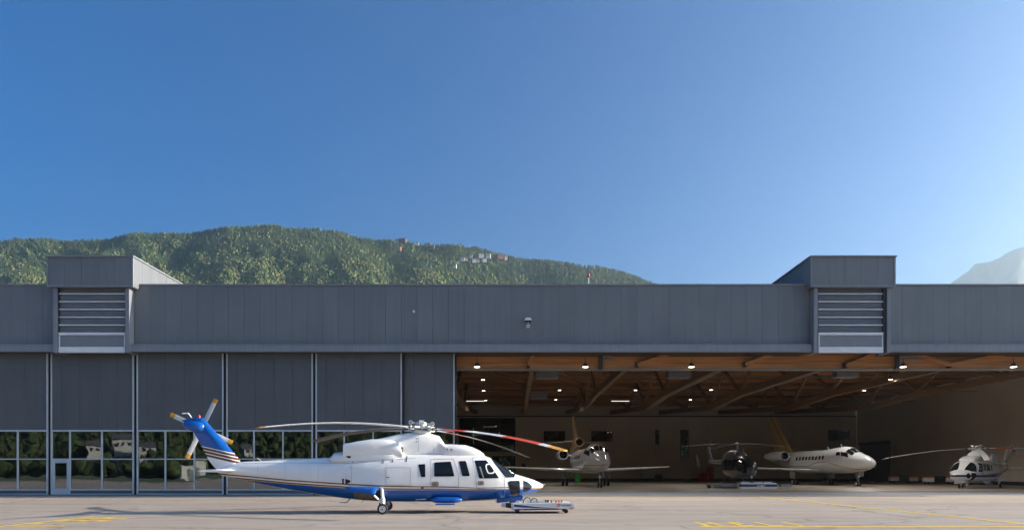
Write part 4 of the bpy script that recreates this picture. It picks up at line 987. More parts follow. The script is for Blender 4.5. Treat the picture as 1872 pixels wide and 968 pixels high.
        f2 = lambda x, y: (640 + x/10.76, 860 + y/10.76)
        bay = [LP(*f2(x, y), .95) for x, y in ((60,415),(480,470),(520,430),(600,345),(655,380),(655,590),(580,590),(62,545))]
        FUS.patch(bay[:1]+bay[1:2]+bay[6:7]+bay[7:], sd, .006, 3, 4).build('wheel_bay', M['well'], H)
        FUS.patch(bay[1:7], sd, .006, 3, 4).build('wheel_bay', M['black'], H)
        d0 = LP(*f2(-95,318), 1.0); d1 = LP(*f2(585,318), 1.0); d2 = LP(*f2(480,470), 1.42); d3 = LP(*f2(-95,385), 1.2)
        P = [(d0[0],-sd*.98,d0[1]),(d1[0],-sd*1.03,d1[1]),(d2[0],-sd*1.42,d2[1]),(d3[0],-sd*1.10,d3[1])]
        md = [((P[0][i]+P[3][i])/2, ) for i in range(3)]
        rows = []
        for t in np.linspace(0, 1, 7):
            rows.append([tuple(P[0][i]*(1-t)*(1-s_)+P[1][i]*t*(1-s_)+P[2][i]*t*s_+P[3][i]*(1-t)*s_ + (0, -sd*.05*math.sin(math.pi*s_)*t, .05*math.sin(math.pi*s_))[i] for i in range(3)) for s_ in np.linspace(0, 1, 6)])
        dr = MB().grid(rows); o_ = dr.build('gear_door', trim, H, smooth=60, fix=False)
        so_ = o_.modifiers.new('thick', 'SOLIDIFY'); so_.thickness = .03; so_.offset = 0
        e0, e1 = LP(*f2(470,475), 1.3), LP(*f2(578,585), 1.12); MB().bar((e0[0],-sd*1.33,e0[1]),(e1[0],-sd*1.1,e1[1]), .05, .05).build('door_rod', M['white'], gr)
        # stabiliser half
        s = [LP(383, 861.5, .75), LP(432, 858.0, .2)]
        a0, z0 = LP(381, 860.5, 1.0); a1, _ = LP(425, 858, 1.0); zc = LP(405, 859.6, .1)[1]
        ra0, ra1 = LP(396, 859, .1)[0], LP(435, 857, .1)[0]
        def foil(le, te, y, zz, th):
            c = le - te; return [(te, y, zz), (te+.35*c, y, zz+th*.8), (te+.75*c, y, zz+th), (le, y, zz), (te+.75*c, y, zz-th*.8), (te+.35*c, y, zz-th*.6)]
        MB().loft([foil(ra1, ra0, -sd*.06, zc, .09), foil(ra1-.35, ra0-.18, -sd*1.52, zc-.01, .05)]).build('stabiliser', M['white'], H, smooth=40)
    # fin with tail rotor gearbox
    fl = [(441,846,.16),(437,838,.14),(420,817.5,.13),(405,800.5,.12),(388,781,.12),(372,763.4,.10),(366,762.2,.06)]
    ft = [(398,859,.10),(391,852,.10),(382,841,.09),(373,823,.09),(362,803,.09),(352,784,.08),(340,766,.05)]
    mb = MB(); att = []
    h = lambda px, py: (py - (720 + (380 + ((px-300)*4.033 - 275) * .222) / 4.033)) / 48.9
    rings = []
    for (lx, ly, th), (tx_, ty_, th2) in zip(fl, ft):
        al, zl = LP(lx, ly); at_, zt = LP(tx_, ty_); r = []
        for k, yy in ((0,0),(.12,.8),(.3,1),(.6,.7),(1,.08),(1,-.08),(.6,-.7),(.3,-1),(.12,-.8)):
            r.append((al+(at_-al)*k, yy*th*(1-.3*k), zl+(zt-zl)*k)); att.append(h(lx+(tx_-lx)*k, ly+(ty_-ly)*k))
        rings.append(r)
    # finer rows so that the stripes stay straight
    R2, A2 = [], []; n = 9
    for i in range(len(rings)-1):
        for j in range(5):
            t = j/5; R2.append([tuple(p[c]*(1-t)+q[c]*t for c in range(3)) for p, q in zip(rings[i], rings[i+1])]); A2 += [att[i*n+k]*(1-t)+att[(i+1)*n+k]*t for k in range(n)]
    R2.append(rings[-1]); A2 += att[-n:]
    fin = mb.loft(R2).build('tail_fin', fin_m, H, smooth=45, att=A2)
    gx, gz = LP(363, 779.5); tx_, tz = LP(333.5, 776.5)
    rr = []
    for k, (px, py, ry, rz_) in enumerate(((376,780,.05,.05),(373,780,.15,.16),(366,779.5,.2,.21),(356,779,.2,.21),(346,777.5,.17,.17),(338,776,.12,.12),(333.5,776,.02,.03))):
        a, zz = LP(px, py); rr.append([(a, ry*math.cos(2*math.pi*i/18), zz + rz_*math.sin(2*math.pi*i/18)) for i in range(18)])
    MB().loft(rr).build('gearbox_fairing', trim, fin, smooth=50)
    a0, z0 = LP(331.5, 767.5); a1, z1 = LP(360, 762.5); a2, z2 = LP(340, 773)
    MB().loft([[(a0, y, z0), (a2, y, z2), (a1-.05, y, z1-.2), (a1, y, z1)] for y in (-.035, .035)]).build('fin_cap', trim, fin)
    a, zz = LP(364, 761.8); MB().tube([(a,0,zz-.03),(a,0,zz+.05),(a,0,zz+.1)], [.045,.045,.015], 10).build('strobe_light', M['red'], fin, smooth=40)
    p0, p1, p2 = LP(351, 763.5), LP(344, 754.5), LP(333, 755.2); MB().tube([(p0[0],0,p0[1]),(p1[0],0,p1[1]),(p2[0],0,p2[1])], .022, 8).build('antenna', M['white'], fin)
    # tail rotor on the left side
    ha, hz_ = LP(368, 782.6, -.35); tro = thing('tail_rotor', None, None, (ha, .38, hz_)); tro.parent = H
    MB().tube([(0,-.26,0),(0,.06,0)], [.08,.07], 12).build('hub', M['grey_metal'], tro)
    for k in range(4):
        an = math.atan2(440, 207) + k*math.pi/2; ca, sa = math.cos(an), math.sin(an); mbb = MB(); rg = []; at2 = []
        for r_, c in ((.08,.05),(.25,.06),(.3,.085),(.7,.085),(1.03,.085),(1.03,.085),(1.2,.085)):
            q = []
            for u, v in ((1,0),(0,.02),(-1,0),(0,-.02)): q.append((r_*ca - u*c*sa, v + u*c*.15, r_*sa + u*c*ca)); at2.append(r_)
            rg.append(q)
        mbb.loft(rg).build('blade', M['tail_blade'], tro, smooth=30, att=at2)
    # antennas, pitot, belly fittings
    for (x0, y0), (x1, y1) in ((((380+360/3.9), (720+455/3.9)), ((380+428/3.9), (720+508/3.9))),):
        p, q = LP(x0, y0), LP(x1, y1); MB().tube([(p[0],-.1,p[1]),(q[0],-.12,q[1])], .013, 6).build('antenna', M['white'], H)
    p, q, r_ = LP(621.5,917.5), LP(635,917), LP(641,909.5); MB().tube([(p[0],-.1,p[1]),(q[0],-.1,q[1]),(r_[0],-.1,r_[1])], [.012,.03,.03], 6).build('belly_antenna', M['white'], H)
    p, q = LP(662,918), LP(667,911); MB().tube([(p[0],-.2,p[1]),(q[0],-.2,q[1])], .008, 6).build('belly_whip', M['dark_metal'], H)
    p, q = LP(996,884.3), LP(987,885.6); MB().tube([(p[0],-.05,p[1]),(q[0],-.12,q[1])], .012, 6).build('pitot_tube', M['chrome'], H)
    p, q = LP(760,912.6,.95), LP(779,911.2,.95); MB().bar((p[0],-.88,p[1]),(q[0],-.88,q[1]), .03, .03).build('hand_rail', M['alu'], H)
    a, zz = LP(588,909.5); 
    # nose gear bay
    b = [LP(908.5,911.5,.35), LP(908.5,918.4,.35), LP(955.5,913.5,.35), LP(956,905.5,.35)]
    MB().loft([[(x, y, zz) for x, zz in b] for y in (-.34, .34)]).build('nose_gear_bay', trim, H)
    ng = thing('nose_gear', None, None); ng.parent = H
    na, _ = LP(938, 918); MB().tube([(na,0,.62),(na,0,.2)], .05, 10).build('strut', M['white'], ng)
    for sd in (-1, 1): wheel(ng, (na, sd*.11, gear_z + (.16 if nose_gear else .25)), .16, .1)
    # rotor
    hub_z = LP(770, 783)[1]
    ro = thing('main_rotor', None, None, (0, 0, hub_z)); ro.parent = H; ro.rotation_euler = (0, R(4.0), 0)
    cm = M['chrome']
    MB().tube([(0,0,-.45),(0,0,.22)], [.13,.11], 16).build('mast', M['grey_metal'], ro, smooth=40)
    MB().tube([(0,0,-.2),(0,0,-.12),(0,0,-.08),(0,0,-.05)], [.34,.38,.38,.28], 20).build('swashplate', cm, ro, smooth=30)
    MB().tube([(0,0,-.05),(0,0,.0),(0,0,.06),(0,0,.13)], [.26,.34,.35,.24], 16).build('hub', cm, ro, smooth=30)
    MB().tube([(0,0,.14),(0,0,.2),(0,0,.25)], [.12,.14,.07], 12).build('hub_cap', cm, ro, smooth=30)
    MB().tube([(0,0,.13),(0,0,.24)], [.22,.19], 14).build('hub_plate', cm, ro, smooth=30)
    MB().tube([(0,0,-.34),(0,0,-.2)], [.22,.26], 16).build('mast_fairing', M['grey_metal'], ro, smooth=30)
    off = blades
    for k in range(4):
        an = off + k*math.pi/2
        cuff = thing('rotor_blade', None, None); cuff.parent = ro; cuff.rotation_euler = (0, 0, an)
        MB().bar((.15,0,.0),(.62,0,.0), .17, .13).build('cuff', cm, cuff)
        MB().tube([(.30,0,.0),(.42,0,.0)], .125, 12).build('bearing', M['grey_metal'], cuff, smooth=40)
        MB().tube([(.2,.16,.04),(.52,.17,.03)], .045, 10).build('damper', cm, cuff, smooth=40)
        MB().tube([(.22,-.2,-.16),(.24,-.2,.03)], .022, 8).build('pitch_link', cm, cuff)
        MB().bar((.24,-.21,.03),(.5,-.04,.01), .05, .05).build('pitch_horn', cm, cuff)
        MB().bar((.58,0,-.01),(.86,0,-.01), .09, .10).build('blade_pin', M['dark_metal'], cuff)
        bm_, A = blade_mesh(6.6, .39, .62)
        bm_.build('blade', [M['blade_band'] if k in far_blades else M['blade_white'], M['blade_band'] if k == far_blades[0] else M['blade_white'] if k == 3 else M['bladeunder']], cuff, smooth=35, att=A)  # near-left blade's underside is painted pale to imitate its sunlit edge
        # vibration absorber arm between the blades
        a2 = thing('vibration_absorber', None, None); a2.parent = ro; a2.rotation_euler = (0, 0, an + math.pi/4)
        MB().bar((.05,0,.20),(.40,0,.20), .12, .05).build('arm', cm, a2)
        MB().tube([(.40,-.09,.205),(.40,.09,.205)], .085, 12).build('weight', cm, a2, smooth=30)
        MB().tube([(.40,-.12,.205),(.40,.12,.205)], .035, 8).build('weight_pin', M['grey_metal'], a2)
        MB().tube([(.30,0,-.14),(.31,0,.16)], .03, 8).build('scissor_link', M['grey_metal'], a2)
        MB().box(.18,.34,-.07,.07,-.02,.09).build('hub_lug', cm, a2)
    return H

heli = helicopter('helicopter', 'white helicopter with blue belly and brown stripes parked on the sunlit apron', (HX, HD, 0), PSI, M['paint_main'], M['fin_main'], M['blue'],
                  R(-38) - PSI, far_blades=(0, 1))

# towing platform under the nose
def tug():
    t = thing('helicopter_tug', 'low white remote tug with blue stripes under the helicopter nose', 'tug', (0,0,0))
    D = 24.6; P = lambda px, py: W(px, py, D)
    n = lambda x, y: (860 + x/9.36, 860 + y/9.36)
    y0 = D; y1 = D + 1.35
    def slab(pts, ya, yb): 
        q = [P(*n(x, y)) for x, y in pts]; return MB().loft([[(v.x, ya, v.z) for v in q], [(v.x, yb, v.z) for v in q]])
    slab([(735,560),(1640,545),(1730,550),(1770,590),(1785,650),(1690,648),(1480,640),(735,665)], y0, y1).build('body', M['cream'], t)
    slab([(695,560),(733,560),(733,668),(712,672),(695,640)], y0-.02, y1+.02).build('front_bumper', M['alu'], t)
    slab([(745,570),(1100,612),(1470,640),(1100,632),(745,612)], y0-.006, y0-.001).build('blue_stripe', M['navy'], t)
    slab([(745,650),(1470,642),(1600,652),(1500,662),(745,675)], y0-.004, y1).build('blue_base', M['navy'], t)
    for x in (890, 1722): slab([(x-28,652 if x < 1000 else 636),(x+28,652 if x < 1000 else 636),(x+28,670 if x < 1000 else 654),(x-28,670 if x < 1000 else 654)], y0-.02, y0-.007).build('marker_lamp', M['orange'], t)
    slab([(525,555),(600,555),(600,625),(525,620)], y0+.2, y1-.3).build('wheel_clamp', M['alu'], t)
    slab([(600,560),(694,560),(694,640),(600,630)], y0+.25, y1-.35).build('lift_arm', M['dark_metal'], t)
    for x in (800, 1640):
        c = P(*n(x, 668)); 
        for yy in (y0+.16, y1-.16):
            MB().tube([(c.x, yy-.06, .075),(c.x, yy+.06, .075)], .075, 16).build('wheel', M['rubber'], t, smooth=40)
    # hoses, controls on the deck
    zt = P(*n(1000, 548)).z
    def hose(pts, r, m): MB().tube([(P(*n(x, y)).x, D+dy, P(*n(x, y)).z) for x, y, dy in pts], r, 8).build('hose', m, t, smooth=60)
    hose([(900,550,.3),(920,490,.3),(965,460,.32),(1010,470,.34),(1040,520,.36),(1045,552,.36)], .018, M['black'])
    hose([(1040,552,.5),(1050,500,.5),(1095,475,.5),(1140,490,.5),(1155,552,.5)], .018, M['black'])
    hose([(920,545,.6),(950,500,.6),(985,480,.62),(1030,520,.62),(1030,552,.62)], .014, M['white'])
    slab([(1010,520),(1160,515),(1290,530),(1290,552),(1010,553)], y0+.5, y0+.8).build('winch_cover', M['alu'], t)
    slab([(925,480),(960,470),(1015,550),(985,550)], y0+.4, y0+.45).build('lever', M['white'], t)
    slab([(805,515),(832,515),(832,556),(805,556)], y0+.5, y0+.6).build('post', M['alu'], t)
    for x, m in ((1395,'red'),(1478,'orange'),(1525,'orange'),(1573,'orange')):
        slab([(x-14,510),(x+14,510),(x+14,549),(x-14,549)], y0+.4, y0+.47).build('control_knob', M[m], t)
    for x in (1300,1340): slab([(x-16,508),(x+16,508),(x+16,550),(x-16,550)], y0+.6, y0+.7).build('control_box', M['dark_metal'], t)
    # round red mark and small lettering on the flank
    c = P(*n(1508, 582)); MB().tube([(c.x, y0-.008, c.z),(c.x, y0-.001, c.z)], .055, 20).build('round_mark', M['red'], t)
    MB().tube([(c.x, y0-.012, c.z),(c.x, y0-.0085, c.z)], .026, 16).build('mark_centre', M['cream'], t)
    cu = bpy.data.curves.new('lettering', 'FONT'); cu.body = 'mototok'; cu.size = .105; cu.extrude = .002
    tmp = bpy.data.objects.new('lettering_src', cu); COL.objects.link(tmp); bpy.context.view_layer.update()
    me = bpy.data.meshes.new_from_object(tmp.evaluated_get(bpy.context.evaluated_depsgraph_get())); bpy.data.objects.remove(tmp)
    me.materials.clear(); me.materials.append(M['navy']); o = bpy.data.objects.new('lettering', me); COL.objects.link(o); o.parent = t
    o.location = (c.x+.075, y0-.004, c.z-.035); o.rotation_euler = (R(90), 0, 0)
    return t
tug()
# second helicopter of the same type in the hall
nzx, nzd = XP(1757, 61.0), 61.0
ph = R(-141); na = LP(938, 918)[0]
h2 = helicopter('helicopter', 'white helicopter with navy stripe parked at the right hall wall', (nzx - 1.17*na*math.cos(ph), nzd - 1.17*na*math.sin(ph), .008), ph, M['paint_navy'], M['fin_navy'], M['white'],
                R(-28) - ph, far_blades=(0, 1), nose_gear=True)
h2.scale = (1.17, 1.17, 1.17)

# ------------------------------------------------------------------ business jets
JWHT = (.80,.795,.78)
def jet(name, label, loc, rz, trijet, fin_stops, swoosh, fin_base):
    J = thing(name, label, 'jet', loc, rz)
    ST = [(0,.03,2.28),(-.12,.20,2.28),(-.45,.42,2.31),(-1.1,.69,2.36),(-1.8,.86,2.41),(-2.4,.98,2.45),(-3.4,1.16,2.55),(-4.3,1.26,2.60),(-6,1.28,2.60),(-9,1.28,2.60),(-12.6,1.28,2.60),(-14.2,1.17,2.68),(-15.8,.96,2.82),(-17.6,.66,2.98),(-19.2,.38,3.10),(-20.2,.18,3.16)]
    sa = np.array([-s[0] for s in ST]); rr = np.array([s[1] for s in ST]); zc = np.array([s[2] for s in ST])
    def rad(x): return float(np.interp(-x, sa, rr))
    def cz(x): return float(np.interp(-x, sa, zc))
    def P(x, th, off=0.0):
        r = rad(x) + off; sn = math.sin(th); ss = lambda u: (lambda v: v*v*(3-2*v))(min(max(u, 0.0), 1.0))
        hump = .27 * ss((-x-2.15)/1.15) * (1 - ss((-x-4.0)/4.5)) * max(0, sn)**.8; return (x, r*math.cos(th), cz(x) + r*sn + hump)
    xs = []
    for p, q in zip(ST[:-1], ST[1:]): xs += [p[0] + (q[0]-p[0])*i/8 for i in range(8)]
    xs.append(ST[-1][0]); mb = MB(); mb.loft([[P(x, 2*math.pi*k/60) for k in range(60)] for x in xs])
    att = [v[2] - (2.15 + .45*math.sin(np.clip((-v[0]-4)/5.5, -.3, 1)*math.pi) * (1 if swoosh else 0)) for v in mb.v]
    mb.build('fuselage', M['jet_paint'], J, smooth=50, att=att)
    def quad(x0, x1, t0, t1, nm, m, off=.03, skew=0.0, n=12):
        for sd in (1, -1):
            rows = [[P(x0+(x1-x0)*i/n + skew*j/n, R(t0+(t1-t0)*j/n), off) for j in range(n+1)] for i in range(n+1)]
            if sd < 0: rows = [[(x, -y, zz) for x, y, zz in r] for r in rows]
            MB().grid(rows).build(nm, m, J, smooth=60, fix=True)
    bg_ = M['black_glass']
    quad(-2.42,-3.25, 66, 88, 'windscreen', bg_, skew=.0); quad(-2.45,-3.32, 42, 63, 'windscreen', bg_, skew=.0); quad(-2.7,-3.7, 21, 39, 'cockpit_side_window', bg_, skew=-.3); quad(-3.9,-4.5, 22, 37, 'cockpit_side_window', bg_, skew=-.1)
    for i in range(9): quad(-6.5-.62*i, -6.5-.62*i-.30, 8, 26, 'cabin_window', bg_, n=6)
    white = M['jet_white']
    def foilring(le, te, c, th, vert):
        """aerofoil ring from le to te (x), at c=(y,z)"""
        ch = le - te; q = [(0,0),(.25,.8),(.6,1),(.9,.7),(1,0),(.9,-.7),(.6,-1),(.25,-.8)]
        return [(te + ch*u, c[0] + (v*th if vert else 0), c[1] + (0 if vert else v*th)) for u, v in q]
    for sd in (1, -1):
        MB().loft([foilring(-7.3,-12.2,(sd*.5,1.60),.22,False), foilring(-8.6,-12.4,(sd*2.6,1.70),.17,False), foilring(-12.4,-13.8,(sd*9.5,2.02),.06,False)]).build('wing', white, J, smooth=40)
        MB().tube([(-13.3,sd*9.52,2.03),(-13.0,sd*9.52,2.03)], .05, 8).build('navigation_light', M['lamp_soft'], J)
        zs = 4.95 if trijet else 4.6
        MB().loft([foilring(-17.6,-19.6,(sd*.02,zs+.08),.09,False), foilring(-19.4,-20.5,(sd*3.7,zs-.18),.04,False)]).build('tailplane', M[fin_base], J, smooth=40)
        ey, ez, er = sd*1.98, 3.32, .56
        pr = [(-12.9,.44),(-12.8,.50),(-12.95,.545),(-13.6,er),(-15.2,er),(-16.4,.46),(-16.9,.36)]
        en = MB().loft([[(x, ey + r_*math.cos(2*math.pi*k/24), ez + r_*math.sin(2*math.pi*k/24)) for k in range(24)] for x, r_ in pr], False, True).build('engine', white, J, smooth=40)
        MB().loft([[(x, ey + r_*math.cos(2*math.pi*k/24), ez + r_*math.sin(2*math.pi*k/24)) for k in range(24)] for x, r_ in ((-12.9,.44),(-13.5,.42))], False, True).build('intake', M['black'], en, smooth=40)
        MB().tube([(-13.45,ey,ez),(-13.1,ey,ez)], [.15,.02], 12).build('spinner', M['grey_metal'], en, smooth=40)
        MB().box(-16.0,-13.4, min(sd*.7,sd*1.6), max(sd*.7,sd*1.6), 3.2,3.36).build('pylon', white, J)
        # main gear
        g = thing('main_gear', None, None); g.parent = J
        MB().tube([(-10.5,sd*2.2,1.5),(-10.5,sd*2.2,.34)], [.09,.075], 10).build('strut', M['grey_metal'], g)
        MB().tube([(-10.5,sd*1.5,1.45),(-10.5,sd*2.15,.75)], .045, 8).build('side_brace', M['grey_metal'], g)
        MB().box(-11.0,-10.1,sd*2.45-.015,sd*2.45+.015,.75,1.45).build('gear_door', white, g)
        for o in (-.2,.2): wheel(g, (-10.5, sd*2.2+o, .35), .35, .22)
    # fin
    ztop = 7.95 if trijet else 8.3
    rows = []; A = []
    for t in np.linspace(0, 1, 9):
        le = -14.2 - 4.3*t; te = -18.6 - 1.7*t; zz = 3.55 + (ztop-3.55)*t
        q = foilring(le, te, (0, zz), .17*(1-.6*t), True); rows.append(q)
        A += [(v[0] - (-14.2-4.3*t)) * -1 for v in q]
    MB().loft(rows).build('fin', M['fin_gold'] if not trijet else M['fin_tan'], J, smooth=40, att=A)
    if trijet:
        pr = [(-14.4,.40),(-14.3,.46),(-14.5,.52),(-15.6,.56),(-17.5,.56),(-19.2,.50),(-20.4,.38)]
        en = MB().loft([[(x, r_*math.cos(2*math.pi*k/24), (4.75 if x > -16 else 4.75-(-16-x)*.28) + r_*math.sin(2*math.pi*k/24)) for k in range(24)] for x, r_ in pr], False, True).build('centre_engine', M['fin_tan'], J, smooth=40)
        MB().loft([[(x, r_*math.cos(2*math.pi*k/24), 4.75 + r_*math.sin(2*math.pi*k/24)) for k in range(24)] for x, r_ in ((-14.4,.40),(-15.0,.38))], False, True).build('intake', M['black'], en, smooth=40)
    g = thing('nose_gear', None, None); g.parent = J
    MB().tube([(-2.6,0,1.75),(-2.55,0,.25)], [.075,.06], 10).build('strut', M['grey_metal'], g); MB().tube([(-3.3,0,1.5),(-2.6,0,.7)], .035, 8).build('drag_brace', M['grey_metal'], g)
    MB().box(-2.9,-2.2,.3,.33,1.0,1.55).build('gear_door', white, g); MB().tube([(-2.5,.0,1.0),(-2.38,0,1.0)], .09, 10).build('taxi_light', M['chrome'], g)
    for o in (-.15,.15): wheel(g, (-2.55, o, .26), .26, .15)
    for x, th in ((-5.2,90),(-7.5,90)): p = P(x, R(th)); MB().bar((p[0],0,p[2]-.02),(p[0]-.15,0,p[2]+.28), .03, .12, up=(1,0,0)).build('antenna', white, J)
    return J
JWHT = (.60,.61,.625)
M['jet_white'] = mat('jet_white_paint', JWHT, .22, 0, .02, 2, coat=.6)
M['jet_paint'] = paint('jet_livery', [(-3,JWHT),(-.10,(.30,.24,.16)),(-.04,JWHT)], -3, 3, rough=.2, coat=.6)
M['fin_gold'] = paint('gold_striped_fin', [(0,(.50,.36,.14)),(.6,(.30,.05,.04)),(.72,(.50,.36,.14)),(.95,(.30,.05,.04)),(1.05,(.52,.40,.2)),(1.9,(.45,.36,.2))], 0, 5, rough=.25, coat=.5)
M['fin_tan'] = paint('tan_fin', [(0,(.46,.30,.14)),(2,(.5,.38,.22))], 0, 5, rough=.25, coat=.5)
M['lamp_soft'] = mat('navigation_lamp_glass', (.7,.6,.4), .1, 0, 0, 2, coat=.8)
def nose_at(px, d, heading): return (XP(px, d), d, .008)
M['tan_flat'] = mat('tan_tailplane', (.46,.32,.16), .3, 0, .03, 2, coat=.4)
jet('business_jet', 'white three engined business jet facing the apron, the left of two jets', (XP(1106, 61.2), 61.2, .008), R(-86.5), True, None, False, 'tan_flat')
jet('business_jet', 'white twin engined business jet with gold tail, the right of two jets', (XP(1600, 67.3), 67.3, .008), R(-81), False, None, True, 'tan_flat')

# ------------------------------------------------------------------ dark light-twin helicopter on a platform
def dark_heli():
    hx, hd = XP(1348, 64.8), 64.8
    H = thing('dark_helicopter', 'dark grey helicopter with black glazed nose standing on a platform', 'helicopter', (hx, hd, .33), R(-84))
    rows = [(3.25,1.42,1.30,.05,2,2,.5),(3.12,1.78,.98,.38,2,2,.5),(2.85,2.12,.78,.62,2.1,2.2,.5),(2.4,2.42,.66,.78,2.2,2.4,.48),(1.8,2.62,.60,.86,2.5,2.6,.46),(1.0,2.70,.58,.88,2.8,2.8,.45),(-.6,2.70,.60,.88,2.8,2.8,.45),(-1.6,2.62,.78,.84,2.7,2.6,.5),(-2.3,2.50,1.15,.66,2.4,2.3,.55),(-2.9,2.42,1.60,.40,2.2,2.2,.55),(-3.6,2.38,1.85,.27,2,2,.55),(-6.6,2.42,2.08,.15,2,2,.5),(-6.9,2.4,2.12,.05,2,2,.5)]
    B = Body(rows); mb = B.mesh(3)
    att = [((v[2] - 1.28) if v[0] > -2.3 else -.5) for v in mb.v]
    M['dark_livery'] = paint('grey_black_livery', [(-2,(.11,.115,.12)),(-.02,(.06,.02,.02)),(.02,(.012,.013,.015))], -2, 2, rough=.3, coat=.15)
    mb.build('fuselage', M['dark_livery'], H, smooth=50, att=att)
    for sd in (-1, 1):
        B.patch(rounded([(3.05,1.55),(2.75,2.0),(2.2,2.38),(1.75,2.40),(1.65,1.40),(2.6,1.0),(3.0,1.1)], .15), sd, .008, 7, 4).build('canopy_glass', M['canopy'], H, smooth=60)
        for x0, x1 in ((1.5,.75),(.62,-.25),(-.38,-1.15)): B.patch(rounded([(x0,2.32),(x0,1.42),(x1,1.42),(x1,2.32)], .12), sd).build('side_window', M['canopy'], H, smooth=60)
        # skids
        MB().tube([(2.1,sd*1.15,.22),(1.75,sd*1.15,.06),(-1.6,sd*1.15,.06)], .05, 10).build('skid', M['dark_metal'], H, smooth=50)
        for x in (1.1,-.9): MB().tube([(x,sd*1.15,.06),(x,sd*.95,.45),(x,sd*.3,.68)], .04, 8).build('cross_tube', M['dark_metal'], H, smooth=50)
        MB().loft([[(-5.6,sd*.1,2.2),(-6.2,sd*.1,2.2),(-6.2,sd*.1,2.25),(-5.6,sd*.1,2.27)], [(-5.7,sd*1.5,2.2),(-6.2,sd*1.5,2.2),(-6.2,sd*1.5,2.24),(-5.7,sd*1.5,2.25)]]).build('tailplane', M['dark_grey'], H)
        MB().loft([[(-5.6,y,1.75),(-6.2,y,1.65),(-6.7,y,2.9),(-6.35,y,2.9)] for y in (sd*1.5-.02, sd*1.5+.02)]).build('end_plate', M['dark_grey'], H)
    E = Body([(1.2,2.75,2.55,.3,2,2,.3),(.9,3.02,2.5,.55,2.3,2,.3),(.3,3.22,2.45,.66,2.6,2,.3),(-.8,3.24,2.4,.68,2.6,2,.3),(-1.7,3.12,2.3,.6,2.4,2,.3),(-2.5,2.8,2.2,.4,2.2,2,.3),(-2.9,2.5,2.2,.2,2,2,.3)])
    E.mesh(2).build('engine_cowling', M['dark_grey'], H, smooth=45)
    for sd in (-1, 1): E.patch(rounded([(.55,3.08),(.55,2.78),(-.25,2.78),(-.25,3.1)], .2), sd, .008).build('air_intake', M['black'], H)
    MB().loft([[(-5.9,y,2.3),(-6.8,y,2.3),(-7.4,y,3.8),(-6.9,y,3.8)] for y in (-.07,.07)]).build('tail_fin', M['dark_grey'], H)
    t = thing('tail_rotor', None, None, (-7.1, .25, 3.55)); t.parent = H
    MB().tube([(0,-.2,0),(0,.06,0)], .06, 10).build('hub', M['grey_metal'], t)
    for sd in (-1, 1): MB().bar((.03*sd,0,.1*sd),(.34*sd,0,.92*sd), .02, .16, up=(1,0,0)).build('blade', M['bladeunder'], t)
    ro = thing('main_rotor', None, None, (0, 0, 3.78)); ro.parent = H
    MB().tube([(0,0,-.65),(0,0,.1)], .10, 12).build('mast', M['grey_metal'], ro); MB().tube([(0,0,-.06),(0,0,.06),(0,0,.16)], [.2,.22,.08], 14).build('hub', M['chrome'], ro, smooth=40)
    for k in range(4):
        c = thing('rotor_blade', None, None); c.parent = ro; c.rotation_euler = (0, 0, R(84 + 8) + k*math.pi/2)
        MB().bar((.12,0,0),(.75,0,0), .12, .09).build('cuff', M['grey_metal'], c)
        b, A = blade_mesh(5.5, .30, .28, .04, .7, False); b.build('blade', [M['blade_grey'], M['bladeunder']], c, smooth=35, att=A)
    for x, y, zz in ((.9,.2,2.85),): MB().tube([(x,y,zz-.1),(x,y,zz+.55)], .012, 6).build('antenna', M['white'], H)
    a = MB(); a.tube([(2.9,0,.72),(3.05,0,.62)], .09, 10); a.build('landing_light', M['chrome'], H)
    for x, y in ((2.45,-.72),(2.2,.80),(.8,-.92)): MB().box(x-.03,x+.03,y-.02,y+.02,1.05,1.38).build('remove_tag', M['orange'], H)
    return H
M['dark_grey'] = mat('dark_grey_paint', (.075,.08,.09), .3, 0, .04, 2, coat=.15)
dark_heli()
pf = thing('landing_platform', 'grey wheeled landing platform with white front under the dark helicopter', 'platform', (XP(1352, 63), 63, .008), R(0))
X0 = XP(1352, 63); q = lambda px, d: XP(px, d) - X0
x0, x1 = q(1354, 59.6), q(1420.5, 59.6); zt, zb = ZP(882.3, 59.6), ZP(892.3, 59.6)
MB().box(x0, x1, -3.4, -2.6, zb, zt).build('front_box', M['cream'], pf)
MB().box(x0-.004, x1+.004, -3.41, -2.9, zb+.16, zt-.10).build('dark_band', M['navy'], pf)
xm = (x0+x1)/2+.25; b = MB(); zm = (zb+zt)/2
b.tube([(xm,-3.425,zm),(xm,-3.412,zm)], .085, 14); b.box(xm-.42,xm-.1,-3.42,-3.411,zm-.03,zm+.035); b.box(xm+.1,xm+.3,-3.42,-3.411,zm-.03,zm+.035); b.build('emblem', M['cream'], pf)
MB().box(q(1315,61.5), q(1352,61.5), -2.2, -1.8, .12, .30).build('side_beam', M['grey_metal'], pf); MB().box(q(1422,61.5), q(1443,61.5), -2.2, -1.8, .12, .36).build('side_beam', M['grey_metal'], pf)
MB().box(q(1300,62), q(1316,62), -2.1, -1.7, .14, .24).build('tow_bar', M['grey_metal'], pf); MB().tube([(q(1296,61.2),-1.95,.16),(q(1296,61.2),-1.75,.16)], .16, 14).build('castor', M['rubber'], pf)
MB().box(-2.2, 2.9, -1.79, 3.6, .20, .32).build('deck', M['grey_metal'], pf)
for px in (1362, 1385, 1402): MB().box(q(px,60)-.35, q(px,60)+.35, -3.3, -2.7, zt+.002, zt+.11).build('deck_equipment', M['alu'], pf)
for xx in (-2.0, 2.7):
    for yy in (-1.4, 3.2): MB().tube([(xx-.08,yy,.1),(xx+.08,yy,.1)], .10, 14).build('wheel', M['rubber'], pf, smooth=40)

